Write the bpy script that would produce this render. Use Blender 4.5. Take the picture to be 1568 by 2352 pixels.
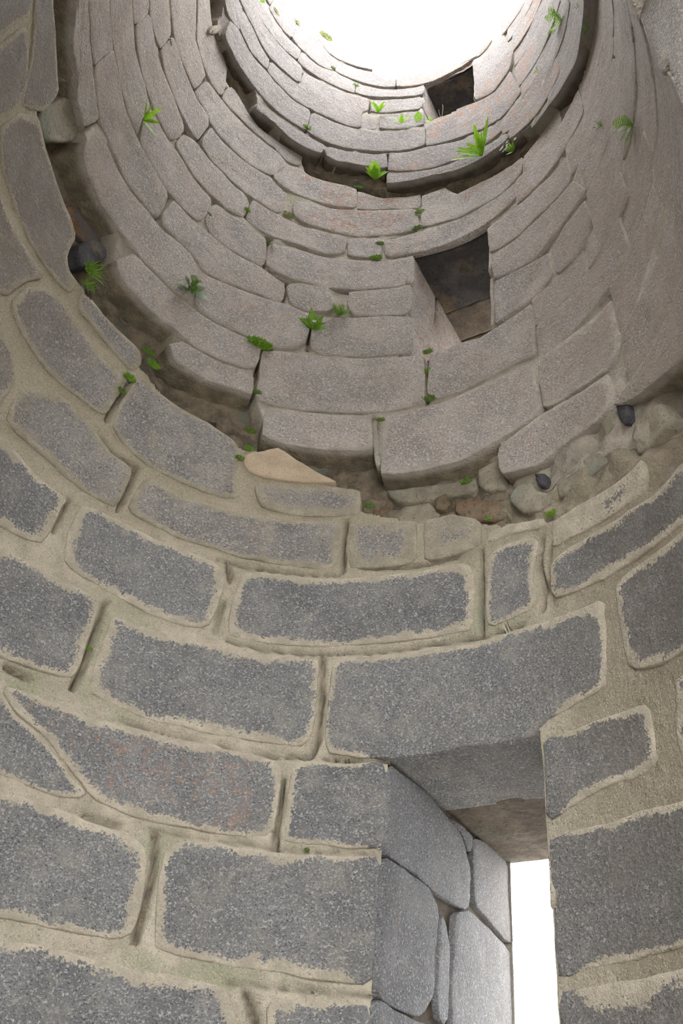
# Interior of a ruined round stone tower, seen from its doorway looking up.
import bpy, bmesh, math, random
import numpy as np
from mathutils import Matrix, Vector, noise

for o in list(bpy.data.objects):
    bpy.data.objects.remove(o, do_unlink=True)
scene = bpy.context.scene
COL = scene.collection

# ------------------------------------------------------------------ camera
# CAM: focal length in pixels of a 2352 px tall frame, pitch, roll (degrees), x, y (metres, tower axis = origin)
CAM = (1985.9133, 41.7748, 9.1826, 0.24243, -1.58472)
SCALE = 1.3
TAPER = 0.052214
RAD = (1.30000, 1.29847, 1.24222)

ZO = 1.0                                     # camera height above the tower floor
p_, r_ = math.radians(CAM[1]), math.radians(CAM[2])
right = Vector((1, 0, 0)); fwd = Vector((0, math.cos(p_), math.sin(p_))); up = Vector((0, -math.sin(p_), math.cos(p_)))
cr, sr = math.cos(r_), math.sin(r_)
right, up = cr*right + sr*up, -sr*right + cr*up
cam_d = bpy.data.cameras.new('camera'); cam = bpy.data.objects.new('camera', cam_d); COL.objects.link(cam)
cam_d.sensor_fit = 'VERTICAL'; cam_d.sensor_height = 36.0; cam_d.lens = CAM[0]/2352*36.0
cam_d.clip_start = 0.02; cam_d.clip_end = 500
cam.matrix_world = Matrix(((right.x, up.x, -fwd.x, CAM[3]), (right.y, up.y, -fwd.y, CAM[4]), (right.z, up.z, -fwd.z, ZO), (0, 0, 0, 1)))
scene.camera = cam

# ------------------------------------------------------------------ overcast sky, exposure
world = bpy.data.worlds.new('overcast_sky'); scene.world = world; world.use_nodes = True
bg = world.node_tree.nodes['Background']
bg.inputs[0].default_value = (0.985, 0.99, 1.0, 1); bg.inputs[1].default_value = 2.0
scene.view_settings.view_transform = 'Standard'; scene.view_settings.look = 'None'
scene.cycles.diffuse_bounces = 8; scene.cycles.max_bounces = 10
scene.view_settings.exposure = 2.5; scene.view_settings.gamma = 1.0
scene.view_settings.use_curve_mapping = False

# ------------------------------------------------------------------ survey tables
# stones: wall section, mortar smear mm, joint mm, face offset mm, lichen, [(azimuth deg, height mm above eye)]
STONES = [
 (0,32,2,0,0,[(-27.7,621),(-21.1,637),(-14.2,642),(-5.3,631),(1.2,635),(6.0,623),(8.4,535),(9.7,363),(-22.3,337)]),
 (0,32,2,0,0,[(11.5,611),(16.6,614),(22.5,614),(25.6,612),(26.2,395),(12.5,390)]),
 (0,32,2,0,0,[(-36.3,987),(-31.6,1013),(-27.8,1017),(-23.2,1018),(-19.3,1015),(-14.5,1003),(-10.1,991),(-8.7,956),(-7.8,855),(-7.7,778),(-8.1,715),(-10.2,697),(-14.9,691),(-21.9,686),(-29.8,670)]),
 (0,30,2,0,0,[(-6.7,990),(-4.2,1014),(0.9,1025),(6.1,1026),(10.1,1021),(16.6,1023),(25.0,1027),(25.4,992),(25.5,853),(25.5,733),(25.4,663),(22.3,662),(16.3,670),(10.3,677),(4.2,683),(-1.8,685),(-4.7,692),(-5.6,787),(-6.3,887)]),
 (0,20,1,0,0,[(-43.2,1297),(-38.1,1312),(-33.5,1248),(-28.7,1215),(-23.2,1138),(-19.1,1082),(-22.5,1056),(-25.8,1050),(-32.5,1057),(-37.7,1051)]),
 (0,25,1,0,1,[(-37.8,1315),(-33.7,1329),(-30.1,1334),(-27.3,1337),(-23.6,1330),(-18.7,1340),(-14.5,1343),(-9.5,1344),(-3.8,1348),(2.0,1341),(7.4,1329),(8.5,1300),(8.6,1247),(8.8,1157),(8.8,1088),(7.1,1062),(0.6,1057),(-4.7,1057),(-10.6,1053),(-14.8,1067),(-18.9,1083),(-23.1,1142),(-28.6,1219),(-33.4,1253)]),
 (0,20,6,0,0,[(10.5,1324),(14.8,1338),(19.0,1335),(24.9,1336),(25.7,1257),(25.7,1141),(25.6,1048),(20.4,1048),(15.1,1050),(10.5,1052),(9.9,1131),(9.8,1234),(9.7,1295)]),
 (0,32,2,0,0,[(-53.0,1689),(-45.9,1752),(-42.5,1755),(-38.4,1762),(-32.6,1768),(-28.0,1754),(-27.8,1718),(-27.6,1610),(-27.4,1488),(-27.9,1430),(-31.0,1423),(-35.3,1412),(-39.5,1399),(-45.4,1390)]),
 (0,32,2,0,0,[(-25.4,1720),(-22.1,1721),(-15.8,1727),(-7.9,1727),(-1.6,1728),(5.3,1733),(11.2,1734),(12.0,1711),(12.3,1577),(12.6,1426),(11.5,1386),(5.8,1387),(0.1,1389),(-7.1,1390),(-15.1,1388),(-21.5,1404),(-25.0,1415),(-25.3,1508),(-25.4,1631)]),
 (0,25,6,0,0,[(14.3,1725),(17.0,1741),(24.8,1751),(32.7,1754),(40.8,1740),(47.3,1743),(53.9,1733),(59.8,1719),(64.5,1706),(63.7,1540),(62.4,1404),(57.9,1402),(54.7,1382),(50.9,1373),(50.5,1338),(44.9,1342),(36.9,1356),(31.8,1349),(25.8,1341),(18.9,1354),(15.0,1365),(14.5,1428),(14.2,1579),(14.1,1685)]),
 (0,32,2,0,0,[(67.1,1727),(70.8,1736),(77.5,1719),(85.7,1693),(82.7,1368),(76.3,1369),(71.4,1387),(67.0,1421),(66.6,1509),(66.5,1634)]),
 (0,25,4,0,0,[(50.9,1322),(54.4,1321),(60.4,1319),(65.8,1312),(69.3,1296),(69.3,1208),(69.3,1121),(66.9,1104),(61.2,1113),(55.4,1097),(51.3,1067),(50.7,1070),(50.8,1181)]),
 (0,32,2,0,0,[(74.7,1308),(82.3,1295),(81.6,1066),(73.1,1071),(72.7,1152)]),
 (0,20,4,0,0,[(50.8,1027),(55.8,1029),(60.5,1020),(65.4,1025),(72.1,1000),(76.4,983),(73.4,680),(68.3,679),(62.9,679),(58.1,675),(54.4,673),(50.7,659),(50.7,764),(50.8,897)]),
 (0,50,4,0,0,[(50.8,633),(56.6,638),(62.6,641),(67.8,641),(72.7,635),(69.7,405),(50.4,409)]),
 (0,32,2,0,0,[(-64.0,2051),(-56.5,2090),(-52.7,2101),(-48.0,2077),(-43.1,2073),(-40.4,2072),(-41.0,2017),(-40.5,1925),(-41.2,1848),(-44.9,1822),(-49.0,1808),(-55.4,1773)]),
 (0,32,2,0,0,[(-38.0,2088),(-34.4,2104),(-28.1,2110),(-24.4,2104),(-19.1,2101),(-12.9,2097),(-10.3,2094),(-8.7,2058),(-7.8,2004),(-7.9,1902),(-8.9,1793),(-12.5,1778),(-17.2,1774),(-24.0,1791),(-28.2,1802),(-33.4,1813),(-36.6,1824),(-37.8,1933),(-38.2,2027)]),
 (0,30,2,0,0,[(-5.7,2067),(-2.6,2094),(5.0,2097),(13.5,2101),(21.9,2110),(29.7,2113),(37.0,2108),(39.2,2083),(40.0,1971),(39.7,1840),(39.2,1799),(32.7,1798),(24.7,1799),(16.8,1793),(8.9,1782),(1.0,1780),(-5.2,1783),(-5.8,1874),(-5.7,1975)]),
 (0,30,6,0,0,[(43.1,2111),(46.4,2128),(52.4,2105),(53.2,2069),(51.9,1988),(51.3,1918),(52.3,1853),(51.4,1797),(47.4,1788),(42.3,1784),(41.8,1864),(42.3,1994)]),
 (0,32,2,0,0,[(55.0,1952),(58.6,1975),(65.2,1965),(73.0,1944),(78.1,1915),(85.1,1911),(90.3,1843),(84.9,1713),(76.3,1744),(70.5,1759),(64.9,1767),(57.8,1788),(54.7,1805),(54.7,1884)]),
 (0,30,2,0,0,[(-58.1,2328),(-54.2,2402),(-49.6,2449),(-43.9,2436),(-39.4,2401),(-36.8,2370),(-32.0,2369),(-31.5,2333),(-31.3,2246),(-32.0,2149),(-34.6,2145),(-38.7,2136),(-42.8,2149),(-47.1,2165),(-53.3,2162),(-57.1,2169),(-57.9,2235)]),
 (0,25,5,0,0,[(-29.1,2346),(-28.0,2367),(-22.4,2341),(-13.3,2357),(-6.0,2362),(2.9,2380),(11.6,2398),(12.3,2361),(12.8,2163),(9.8,2139),(2.1,2146),(-5.6,2143),(-12.6,2147),(-19.7,2146),(-25.9,2158),(-29.9,2164),(-29.8,2238)]),
 (0,20,4,0,0,[(-39.0,2749),(-38.1,2839),(-35.2,2810),(-32.3,2803),(-26.8,2791),(-20.4,2789),(-14.9,2755),(-12.7,2735),(-11.7,2603),(-11.1,2512),(-9.2,2432),(-13.9,2408),(-21.4,2409),(-29.2,2413),(-33.2,2429),(-38.8,2480),(-39.5,2582)]),
 (0,30,5,0,0,[(-69.1,2557),(-68.0,2680),(-64.8,2788),(-59.7,2813),(-52.4,2794),(-45.3,2754),(-40.7,2745),(-40.3,2702),(-40.5,2597),(-40.7,2523),(-43.2,2505),(-47.3,2502),(-52.7,2490),(-57.2,2486),(-61.7,2507),(-66.1,2517)]),
 (0,32,2,0,0,[(-75.2,2329),(-68.1,2441),(-64.1,2429),(-60.0,2358),(-59.3,2320),(-59.5,2213),(-59.6,2142),(-66.2,2112)]),
 (0,20,4,0,0,[(-58.1,2943),(-55.7,2957),(-48.4,2959),(-41.1,2958),(-39.2,2923),(-38.8,2863),(-40.0,2804),(-46.5,2837),(-52.0,2857),(-56.5,2857)]),
 (0,20,2,0,0,[(-116.1,3062),(-113.1,3248),(-103.3,3355),(-95.5,3377),(-90.1,3379),(-89.7,3271),(-89.6,3207),(-93.3,3078),(-94.7,3031),(-100.1,3132),(-105.6,3134)]),
 (0,20,2,0,0,[(-126.3,2448),(-116.3,3048),(-111.1,3084),(-110.2,3031),(-110.7,2832),(-112.7,2632)]),
 (0,20,2,0,0,[(-110.3,2651),(-108.8,2846),(-108.7,3051),(-104.4,3109),(-98.1,3112),(-95.1,3010),(-96.1,2863),(-98.2,2671)]),
 (0,25,5,0,0,[(-94.4,2855),(-93.8,3015),(-89.8,3175),(-85.2,3173),(-79.8,3177),(-74.4,3170),(-68.9,3158),(-65.2,3128),(-64.8,3042),(-63.9,2987),(-60.9,2949),(-59.0,2934),(-59.7,2872),(-63.3,2854),(-68.9,2838),(-75.8,2826),(-82.5,2826),(-88.4,2824)]),
 (0,32,2,0,0,[(-95.6,2661),(-87.9,2772),(-81.2,2775),(-73.7,2792),(-65.9,2802),(-68.9,2694),(-70.1,2549),(-77.1,2435)]),
 (0,200,-4,6,0,[(-11.0,2671),(-4.0,2763),(2.5,2687),(10.3,2602),(3.2,2591),(-7.1,2576),(-10.3,2599)]),
 (0,50,3,0,0,[(-7.4,2539),(-1.4,2570),(8.9,2585),(15.3,2572),(16.1,2478),(16.0,2426),(9.9,2415),(2.7,2403),(-4.5,2414),(-6.5,2465)]),
 (0,60,4,0,0,[(14.0,2384),(18.2,2395),(22.8,2374),(27.8,2368),(28.4,2154),(21.8,2146),(14.9,2146),(14.2,2270)]),
 (0,80,4,0,0,[(29.1,2367),(35.6,2359),(41.3,2294),(41.6,2165),(37.5,2147),(29.8,2148)]),
 (0,100,3,0,0,[(42.9,2220),(48.4,2207),(55.3,2153),(53.9,2119),(47.4,2159),(42.5,2153)]),
 (0,120,4,0,0,[(56.4,2120),(62.4,2126),(72.5,2089),(77.7,2088),(75.0,1962),(68.3,1980),(58.8,2007),(55.6,1999)]),
 (1,20,-12,0,0,[(-8.4,2999),(-3.1,3006),(5.8,3021),(15.2,3018),(16.4,2890),(16.4,2808),(11.4,2805),(0.4,2800),(-3.9,2806),(-8.1,2819),(-8.7,2924)]),
 (1,20,-12,0,0,[(19.0,3003),(22.1,3019),(27.1,3024),(32.2,3024),(39.6,3042),(48.9,3034),(53.5,3024),(55.3,2972),(55.8,2843),(56.1,2707),(49.7,2685),(44.5,2672),(36.4,2648),(27.6,2647),(19.5,2658),(19.1,2830)]),
 (1,30,-12,-20,0,[(16.1,3014),(18.5,3009),(18.7,2885),(18.7,2709),(17.8,2731),(16.6,2889)]),
 (1,25,-12,0,0,[(56.8,2674),(63.8,2637),(73.1,2584),(73.4,2488),(72.2,2431),(69.1,2422),(61.5,2452),(54.0,2435),(46.2,2483),(45.9,2569),(46.0,2617),(50.7,2657)]),
 (1,30,-12,0,0,[(57.1,2997),(64.8,2974),(78.2,2906),(78.2,2671),(74.7,2608),(66.3,2660),(57.2,2702),(57.0,2850)]),
 (1,12,-12,0,0,[(-13.4,3370),(-1.4,3418),(8.0,3420),(16.5,3420),(27.0,3398),(27.8,3223),(28.1,3058),(22.0,3045),(16.2,3046),(5.7,3044),(-3.5,3030),(-10.5,3026),(-12.0,3058),(-12.5,3190)]),
 (1,12,-12,0,0,[(28.9,3394),(37.2,3402),(41.9,3381),(46.7,3391),(56.6,3399),(56.7,3258),(56.2,3047),(48.4,3084),(39.6,3080),(31.9,3072),(29.1,3113)]),
 (1,12,-12,0,0,[(-54.8,3255),(-51.7,3398),(-48.4,3397),(-43.7,3398),(-38.9,3393),(-33.6,3390),(-30.5,3383),(-24.3,3389),(-19.8,3391),(-14.4,3376),(-14.2,3268),(-14.7,3209),(-17.5,3196),(-23.1,3181),(-28.1,3180),(-35.6,3206),(-40.3,3199),(-44.2,3198),(-48.0,3215),(-51.6,3216)]),
 (1,12,-12,0,0,[(-34.9,3092),(-32.3,3154),(-27.8,3157),(-22.8,3158),(-17.2,3169),(-14.3,3185),(-13.0,3054),(-19.1,3040),(-24.0,3025),(-27.2,3030),(-32.6,3025)]),
 (1,7,-12,0,0,[(-34.8,3567),(-34.2,3643),(-31.4,3670),(-26.5,3695),(-18.0,3730),(-10.7,3740),(-3.9,3709),(-3.8,3607),(-3.8,3494),(-7.8,3428),(-12.2,3405),(-20.1,3414),(-24.7,3414),(-30.9,3410),(-32.8,3429)]),
 (1,7,-12,0,0,[(-3.0,3679),(-0.9,3719),(6.1,3738),(13.1,3753),(22.7,3727),(23.6,3570),(23.9,3445),(16.4,3450),(7.8,3449),(1.1,3443),(-2.0,3464),(-2.7,3596)]),
 (1,7,-12,0,0,[(5.0,3961),(13.3,3979),(22.4,3986),(22.8,3856),(22.6,3749),(14.2,3770),(7.3,3769),(5.5,3846)]),
 (1,7,-12,0,0,[(-12.1,3898),(-8.9,3949),(-1.6,3984),(0.6,3903),(1.5,3818),(-0.1,3774),(-5.9,3749),(-10.2,3770)]),
 (1,100,-12,-20,0,[(1.4,3952),(4.3,3956),(4.9,3845),(6.6,3768),(3.1,3766)]),
 (1,7,-12,0,0,[(-20.3,4171),(-12.7,4230),(-3.4,4224),(3.0,4241),(13.4,4243),(22.3,4243),(22.7,4007),(13.2,4002),(4.6,3987),(-2.8,3976),(-9.0,3970),(-12.9,3970),(-19.0,3983),(-20.0,4057)]),
 (1,7,-12,0,0,[(-39.6,4143),(-38.3,4197),(-34.9,4200),(-29.3,4220),(-22.1,4206),(-20.8,4106),(-20.2,3970),(-22.6,3961),(-28.1,3959),(-32.9,3952),(-37.5,3967),(-39.5,4010)]),
 (1,7,-12,0,0,[(-50.3,3734),(-50.1,3843),(-49.5,3927),(-44.6,3929),(-41.0,3945),(-37.3,3949),(-32.7,3937),(-27.8,3940),(-19.9,3952),(-13.0,3907),(-12.4,3804),(-13.2,3744),(-18.3,3753),(-26.8,3716),(-31.7,3690),(-34.7,3674),(-36.7,3710),(-39.3,3728),(-44.6,3733),(-48.7,3720)]),
 (1,7,-12,0,0,[(-76.6,3476),(-76.6,3615),(-72.6,3663),(-66.7,3665),(-60.9,3672),(-53.7,3688),(-48.9,3692),(-44.2,3713),(-39.0,3712),(-36.4,3673),(-35.9,3562),(-35.3,3420),(-39.3,3418),(-44.2,3419),(-48.9,3420),(-52.7,3424),(-57.1,3420),(-60.7,3427),(-64.5,3414),(-67.8,3423),(-71.5,3432),(-74.8,3440)]),
 (1,7,-12,0,0,[(-86.4,3527),(-88.2,3571),(-92.7,3559),(-96.7,3531),(-101.8,3558),(-110.2,3547),(-109.1,3624),(-97.3,3711),(-91.0,3713),(-83.1,3709),(-78.9,3697),(-78.6,3644),(-79.5,3550),(-81.6,3545)]),
 (1,7,-12,0,0,[(-108.6,3652),(-104.8,3906),(-92.9,3967),(-87.8,3971),(-88.8,3835),(-88.9,3736),(-93.3,3732),(-97.1,3721)]),
 (1,7,-12,0,0,[(-88.2,3742),(-87.5,3907),(-87.2,3971),(-83.2,3968),(-76.8,3964),(-72.3,3951),(-65.6,3951),(-58.5,3950),(-51.9,3934),(-51.4,3844),(-51.3,3728),(-54.2,3706),(-59.1,3698),(-62.6,3684),(-68.6,3701),(-72.1,3702),(-76.0,3692),(-79.5,3701),(-83.0,3717)]),
 (1,7,-12,0,0,[(-68.6,4163),(-67.8,4219),(-63.3,4220),(-58.0,4231),(-53.0,4232),(-46.6,4203),(-40.6,4200),(-39.8,4082),(-41.4,3968),(-45.0,3948),(-50.0,3950),(-52.4,3946),(-59.0,3961),(-65.8,3968),(-68.4,4090)]),
 (1,7,-12,0,0,[(-104.3,3942),(-100.2,4214),(-88.1,4243),(-83.7,4232),(-78.5,4230),(-73.7,4230),(-69.7,4210),(-69.5,4150),(-69.5,4077),(-67.6,3967),(-72.5,3967),(-77.6,3973),(-83.5,3978),(-87.8,3982)]),
 (1,7,-12,0,0,[(-99.7,4246),(-96.4,4470),(-87.8,4471),(-87.7,4385),(-88.2,4268),(-91.7,4264)]),
 (1,7,-12,0,0,[(-87.4,4276),(-86.8,4471),(-81.9,4474),(-76.9,4475),(-71.0,4488),(-65.0,4487),(-59.2,4463),(-57.3,4435),(-57.5,4347),(-58.3,4280),(-59.4,4250),(-63.9,4245),(-68.8,4237),(-73.7,4244),(-78.6,4244),(-83.3,4253)]),
 (1,7,-12,0,0,[(-57.2,4264),(-56.2,4401),(-53.3,4454),(-51.8,4460),(-49.8,4459),(-45.8,4449),(-40.2,4458),(-37.3,4448),(-32.4,4448),(-30.4,4405),(-30.2,4262),(-35.4,4231),(-40.5,4230),(-47.0,4229),(-52.2,4249)]),
 (1,7,-12,0,0,[(-29.0,4258),(-29.3,4379),(-29.2,4453),(-21.4,4453),(-14.8,4450),(-6.5,4459),(0.8,4443),(1.2,4308),(-3.8,4266),(-13.1,4281),(-21.7,4242)]),
 (1,7,-12,0,0,[(1.7,4447),(11.6,4465),(12.4,4294),(2.8,4281)]),
 (1,7,-12,0,1,[(13.3,4445),(23.1,4487),(30.9,4483),(36.3,4474),(41.7,4478),(49.3,4472),(55.0,4481),(55.2,4333),(50.9,4312),(44.9,4299),(38.1,4290),(31.2,4289),(22.0,4290),(13.9,4296)]),
 (1,7,-12,0,0,[(-95.9,4503),(-91.8,4774),(-82.4,4750),(-77.6,4733),(-77.3,4617),(-77.6,4527),(-80.8,4502),(-85.9,4485)]),
 (1,7,-12,0,0,[(-76.8,4535),(-76.6,4732),(-74.0,4740),(-67.9,4741),(-61.8,4737),(-58.6,4734),(-53.5,4745),(-51.7,4687),(-51.9,4584),(-52.3,4498),(-54.9,4476),(-59.1,4492),(-64.8,4496),(-70.5,4508)]),
 (1,7,-12,0,0,[(-50.9,4491),(-50.3,4689),(-46.4,4684),(-40.1,4698),(-33.3,4709),(-26.9,4750),(-24.9,4717),(-20.5,4694),(-20.1,4596),(-20.1,4523),(-21.6,4476),(-29.3,4473),(-32.6,4472),(-37.5,4471),(-40.3,4484),(-45.8,4467)]),
 (1,7,-12,0,1,[(-17.4,4643),(-13.4,4696),(-5.6,4703),(2.7,4735),(12.5,4756),(21.6,4730),(22.8,4564),(22.2,4528),(12.2,4499),(1.5,4481),(-6.8,4493),(-13.8,4494),(-16.5,4535)]),
 (1,7,-12,0,1,[(-26.9,4850),(-23.2,4957),(-18.9,5002),(-15.5,4962),(-8.2,4974),(-1.8,4982),(0.8,4967),(2.2,4770),(-6.0,4751),(-13.8,4739),(-21.5,4734),(-25.3,4762)]),
 (1,7,-12,0,0,[(-91.1,4816),(-83.9,5282),(-74.6,5119),(-70.8,5025),(-64.9,4999),(-60.7,4976),(-60.8,4862),(-61.6,4749),(-68.0,4757),(-74.0,4756),(-78.5,4777)]),
 (1,7,-12,0,0,[(-60.4,4744),(-59.0,4955),(-52.1,4982),(-43.6,5004),(-34.3,5017),(-27.3,5020),(-24.4,4975),(-25.2,4848),(-27.2,4774),(-33.6,4731),(-40.5,4722),(-46.9,4712),(-51.6,4718),(-53.3,4753),(-58.5,4749)]),
 (1,7,-12,0,0,[(-83.4,5313),(-80.7,5483),(-68.1,5323),(-64.6,5296),(-60.2,5304),(-56.2,5283),(-53.0,5129),(-52.7,5009),(-57.5,4993),(-60.4,5002),(-64.7,5020),(-70.2,5055),(-74.7,5181)]),
 (1,7,-12,0,0,[(-51.8,4999),(-51.9,5126),(-50.6,5193),(-47.8,5192),(-44.4,5169),(-41.8,5138),(-36.9,5105),(-28.0,5128),(-19.8,5133),(-19.3,5030),(-24.4,5001),(-27.5,5048),(-34.5,5044),(-43.8,5029)]),
 (1,7,-12,0,1,[(1.8,4952),(10.8,4876),(17.4,4880),(22.6,4879),(23.0,4749),(22.3,4740),(12.4,4775),(3.0,4755)]),
 (1,7,-12,0,1,[(23.6,4858),(31.6,4869),(32.9,4749),(36.2,4747),(43.6,4741),(52.4,4700),(58.7,4663),(57.8,4520),(54.3,4520),(49.4,4501),(41.8,4509),(36.3,4505),(30.9,4514),(24.2,4527)]),
 (1,7,-12,0,0,[(45.4,4248),(55.8,4245),(63.8,4228),(74.4,4174),(74.4,3965),(67.4,3995),(59.3,4010),(55.3,3992),(51.7,3999),(46.0,4013)]),
 (1,7,-12,0,0,[(46.3,3982),(51.7,3973),(59.2,3981),(68.1,3961),(75.0,3926),(78.5,3718),(75.8,3729),(69.7,3734),(63.9,3724),(59.5,3703),(51.1,3753),(46.5,3780)]),
 (1,7,-12,0,0,[(46.7,3751),(51.0,3726),(63.0,3646),(63.4,3539),(63.9,3458),(60.1,3431),(56.8,3426),(50.3,3441),(46.6,3428)]),
 (1,7,-12,0,0,[(64.2,3639),(68.8,3697),(77.1,3681),(78.0,3515),(74.1,3393),(72.6,3406),(65.6,3428),(64.5,3476)]),
 (2,3,-10,0,0,[(-41.5,5174),(-40.2,5223),(-36.5,5223),(-32.4,5245),(-27.4,5269),(-21.7,5279),(-16.6,5256),(-13.8,5214),(-13.8,5156),(-17.5,5141),(-22.0,5149),(-27.4,5153),(-33.5,5181),(-38.1,5161),(-40.9,5141)]),
 (2,3,-10,0,0,[(-12.8,5233),(-11.1,5269),(-4.4,5274),(0.9,5286),(9.7,5291),(10.6,5133),(6.1,5141),(-3.5,5154),(-8.3,5135),(-11.4,5154)]),
 (2,3,-10,0,0,[(-64.4,5312),(-65.4,5481),(-59.9,5559),(-52.4,5540),(-43.8,5571),(-36.2,5566),(-31.2,5554),(-22.6,5572),(-21.8,5322),(-29.9,5311),(-35.4,5308),(-46.6,5313),(-58.9,5315)]),
 (2,3,-10,0,0,[(-21.6,5567),(-6.6,5561),(6.5,5580),(23.1,5577),(23.9,5344),(10.6,5333),(0.6,5328),(-12.0,5308),(-21.1,5328)]),
 (2,3,-10,0,1,[(11.3,5290),(25.6,5307),(38.3,5239),(50.8,5166),(54.1,5015),(43.4,5024),(27.0,5055),(11.2,5102)]),
 (2,3,-10,0,0,[(11.1,5072),(27.0,5029),(43.4,4999),(55.8,4936),(57.0,4858),(45.0,4883),(27.0,4964),(11.6,4961)]),
 (2,3,-10,0,1,[(24.0,5570),(28.2,5625),(36.4,5616),(44.1,5603),(53.0,5532),(60.3,5609),(64.1,5216),(54.6,5163),(42.7,5258),(34.9,5304),(24.7,5342)]),
 (2,3,-10,0,0,[(-66.9,5622),(-63.1,5759),(-56.2,5771),(-50.4,5729),(-44.8,5713),(-44.3,5595),(-52.5,5556),(-60.0,5574)]),
 (2,3,-10,0,0,[(-43.9,5730),(-38.0,5748),(-30.2,5770),(-30.0,5948),(-26.1,5974),(-18.4,5985),(-10.1,5995),(-1.7,5997),(-0.7,5854),(-3.1,5802),(-2.4,5606),(-6.9,5599),(-22.3,5600),(-31.3,5576),(-36.4,5587),(-43.5,5593)]),
 (2,3,-10,0,0,[(-0.2,5993),(7.8,6018),(20.8,6020),(21.2,5862),(12.7,5861),(5.6,5843),(0.8,5844)]),
 (2,3,-10,-10,0,[(-2.1,5737),(0.4,5764),(3.1,5752),(4.2,5627),(-0.4,5613),(-2.0,5621)]),
 (2,3,-10,0,0,[(4.6,5804),(12.8,5830),(21.7,5816),(22.6,5633),(15.9,5621),(5.6,5625)]),
 (2,3,-10,0,0,[(-7.7,6177),(-1.7,6169),(5.2,6161),(14.7,6174),(21.2,6176),(21.2,6067),(7.5,6068),(-1.4,6042),(-7.4,6038)]),
 (2,3,-10,0,0,[(-34.4,6161),(-25.8,6146),(-18.0,6203),(-11.9,6207),(-8.6,6187),(-8.2,6036),(-10.5,6036),(-18.9,6029),(-26.6,6020),(-31.1,6009),(-34.2,6021)]),
 (2,3,-10,0,0,[(-18.3,6368),(-13.4,6377),(-2.0,6394),(8.0,6383),(8.4,6224),(4.9,6206),(-2.0,6213),(-12.0,6219),(-18.0,6230),(-18.7,6299)]),
 (2,3,-10,0,2,[(8.6,6390),(13.8,6484),(23.9,6495),(31.8,6480),(42.6,6462),(51.2,6460),(52.9,6289),(47.6,6224),(42.9,6260),(37.1,6255),(29.5,6239),(21.1,6216),(14.5,6220),(9.4,6224)]),
 (2,3,-10,0,0,[(-18.5,6407),(-24.6,6422),(-31.4,6574),(-22.4,6564),(-16.7,6574),(-3.2,6538),(-2.3,6433),(-13.8,6420)]),
 (2,3,-10,0,0,[(-40.2,6206),(-41.6,6442),(-39.0,6544),(-31.9,6570),(-25.6,6429),(-19.6,6366),(-18.7,6232),(-25.1,6181),(-34.2,6200)]),
 (2,3,-10,0,0,[(-55.2,6470),(-51.8,6617),(-40.0,6541),(-42.1,6440),(-40.7,6204),(-47.0,6178),(-54.7,6177)]),
 (2,3,-10,0,0,[(-64.2,6056),(-58.8,6073),(-47.6,6135),(-35.2,6166),(-34.8,6032),(-42.2,5994),(-49.9,5971),(-55.4,5960),(-63.7,5925)]),
 (2,3,-10,0,0,[(-70.2,5752),(-62.9,5961),(-54.7,5973),(-41.9,5977),(-34.8,6003),(-31.3,5962),(-30.5,5793),(-38.5,5775),(-44.7,5748),(-50.8,5760),(-56.4,5790),(-63.4,5780)]),
 (2,3,-10,0,0,[(-74.5,5526),(-70.9,5714),(-63.9,5749),(-60.6,5561),(-66.0,5495),(-68.3,5482)]),
 (2,3,-10,0,1,[(43.3,6231),(47.6,6192),(53.3,6257),(58.1,6263),(63.3,5842),(60.0,5643),(52.7,5564),(44.5,5624),(44.1,5881)]),
 (0,38,2,2,0,[(51.7,-980),(61.9,-973),(72.1,-981),(72.1,-587),(61.9,-591),(51.8,-591)]),
 (0,38,2,2,0,[(72.5,-979),(83.6,-974),(94.7,-981),(94.6,-579),(83.6,-583),(72.7,-591)]),
 (0,38,2,-3,0,[(95.1,-979),(102.8,-974),(110.5,-980),(110.4,-584),(102.8,-584),(95.2,-582)]),
 (0,38,2,1,0,[(110.9,-973),(123.5,-977),(136.0,-974),(135.7,-591),(123.5,-589),(111.2,-586)]),
 (0,38,2,-3,0,[(195.6,-979),(204.1,-979),(212.5,-971),(212.2,-588),(204.1,-585),(195.6,-586)]),
 (0,38,2,1,0,[(212.9,-976),(221.3,-971),(229.7,-980),(229.5,-591),(221.3,-583),(213.2,-584)]),
 (0,38,2,0,0,[(230.1,-977),(240.4,-975),(250.8,-971),(250.4,-591),(240.4,-588),(230.3,-591)]),
 (0,38,2,-3,0,[(251.2,-968),(264.3,-970),(277.4,-978),(277.3,-583),(264.3,-592),(251.3,-590)]),
 (0,38,2,0,0,[(277.8,-979),(289.6,-978),(301.3,-972),(301.1,-579),(289.6,-585),(277.7,-586)]),
 (0,38,2,-2,0,[(301.7,-971),(317.0,-970),(332.2,-978),(332.1,-587),(317.0,-580),(302.1,-590)]),
 (0,38,2,1,0,[(332.6,-973),(341.3,-982),(349.9,-970),(349.6,-588),(341.3,-590),(332.7,-583)]),
 (0,38,2,2,0,[(350.3,-972),(367.6,-975),(384.8,-973),(384.8,-591),(367.6,-579),(350.6,-580)]),
 (0,38,2,-3,0,[(51.7,-586),(62.6,-585),(73.5,-586),(73.2,-188),(62.6,-196),(51.6,-194)]),
 (0,38,2,1,0,[(73.9,-590),(81.2,-591),(88.5,-587),(88.1,-190),(81.2,-193),(73.8,-198)]),
 (0,38,2,0,0,[(88.9,-585),(101.6,-590),(114.3,-585),(114.5,-195),(101.6,-198),(88.8,-192)]),
 (0,38,2,0,0,[(114.7,-582),(125.4,-585),(136.1,-589),(136.3,-197),(125.4,-192),(115.1,-191)]),
 (0,38,2,-1,0,[(195.8,-582),(198.4,-588),(201.1,-587),(200.8,-191),(198.4,-195),(196.1,-197)]),
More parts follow.
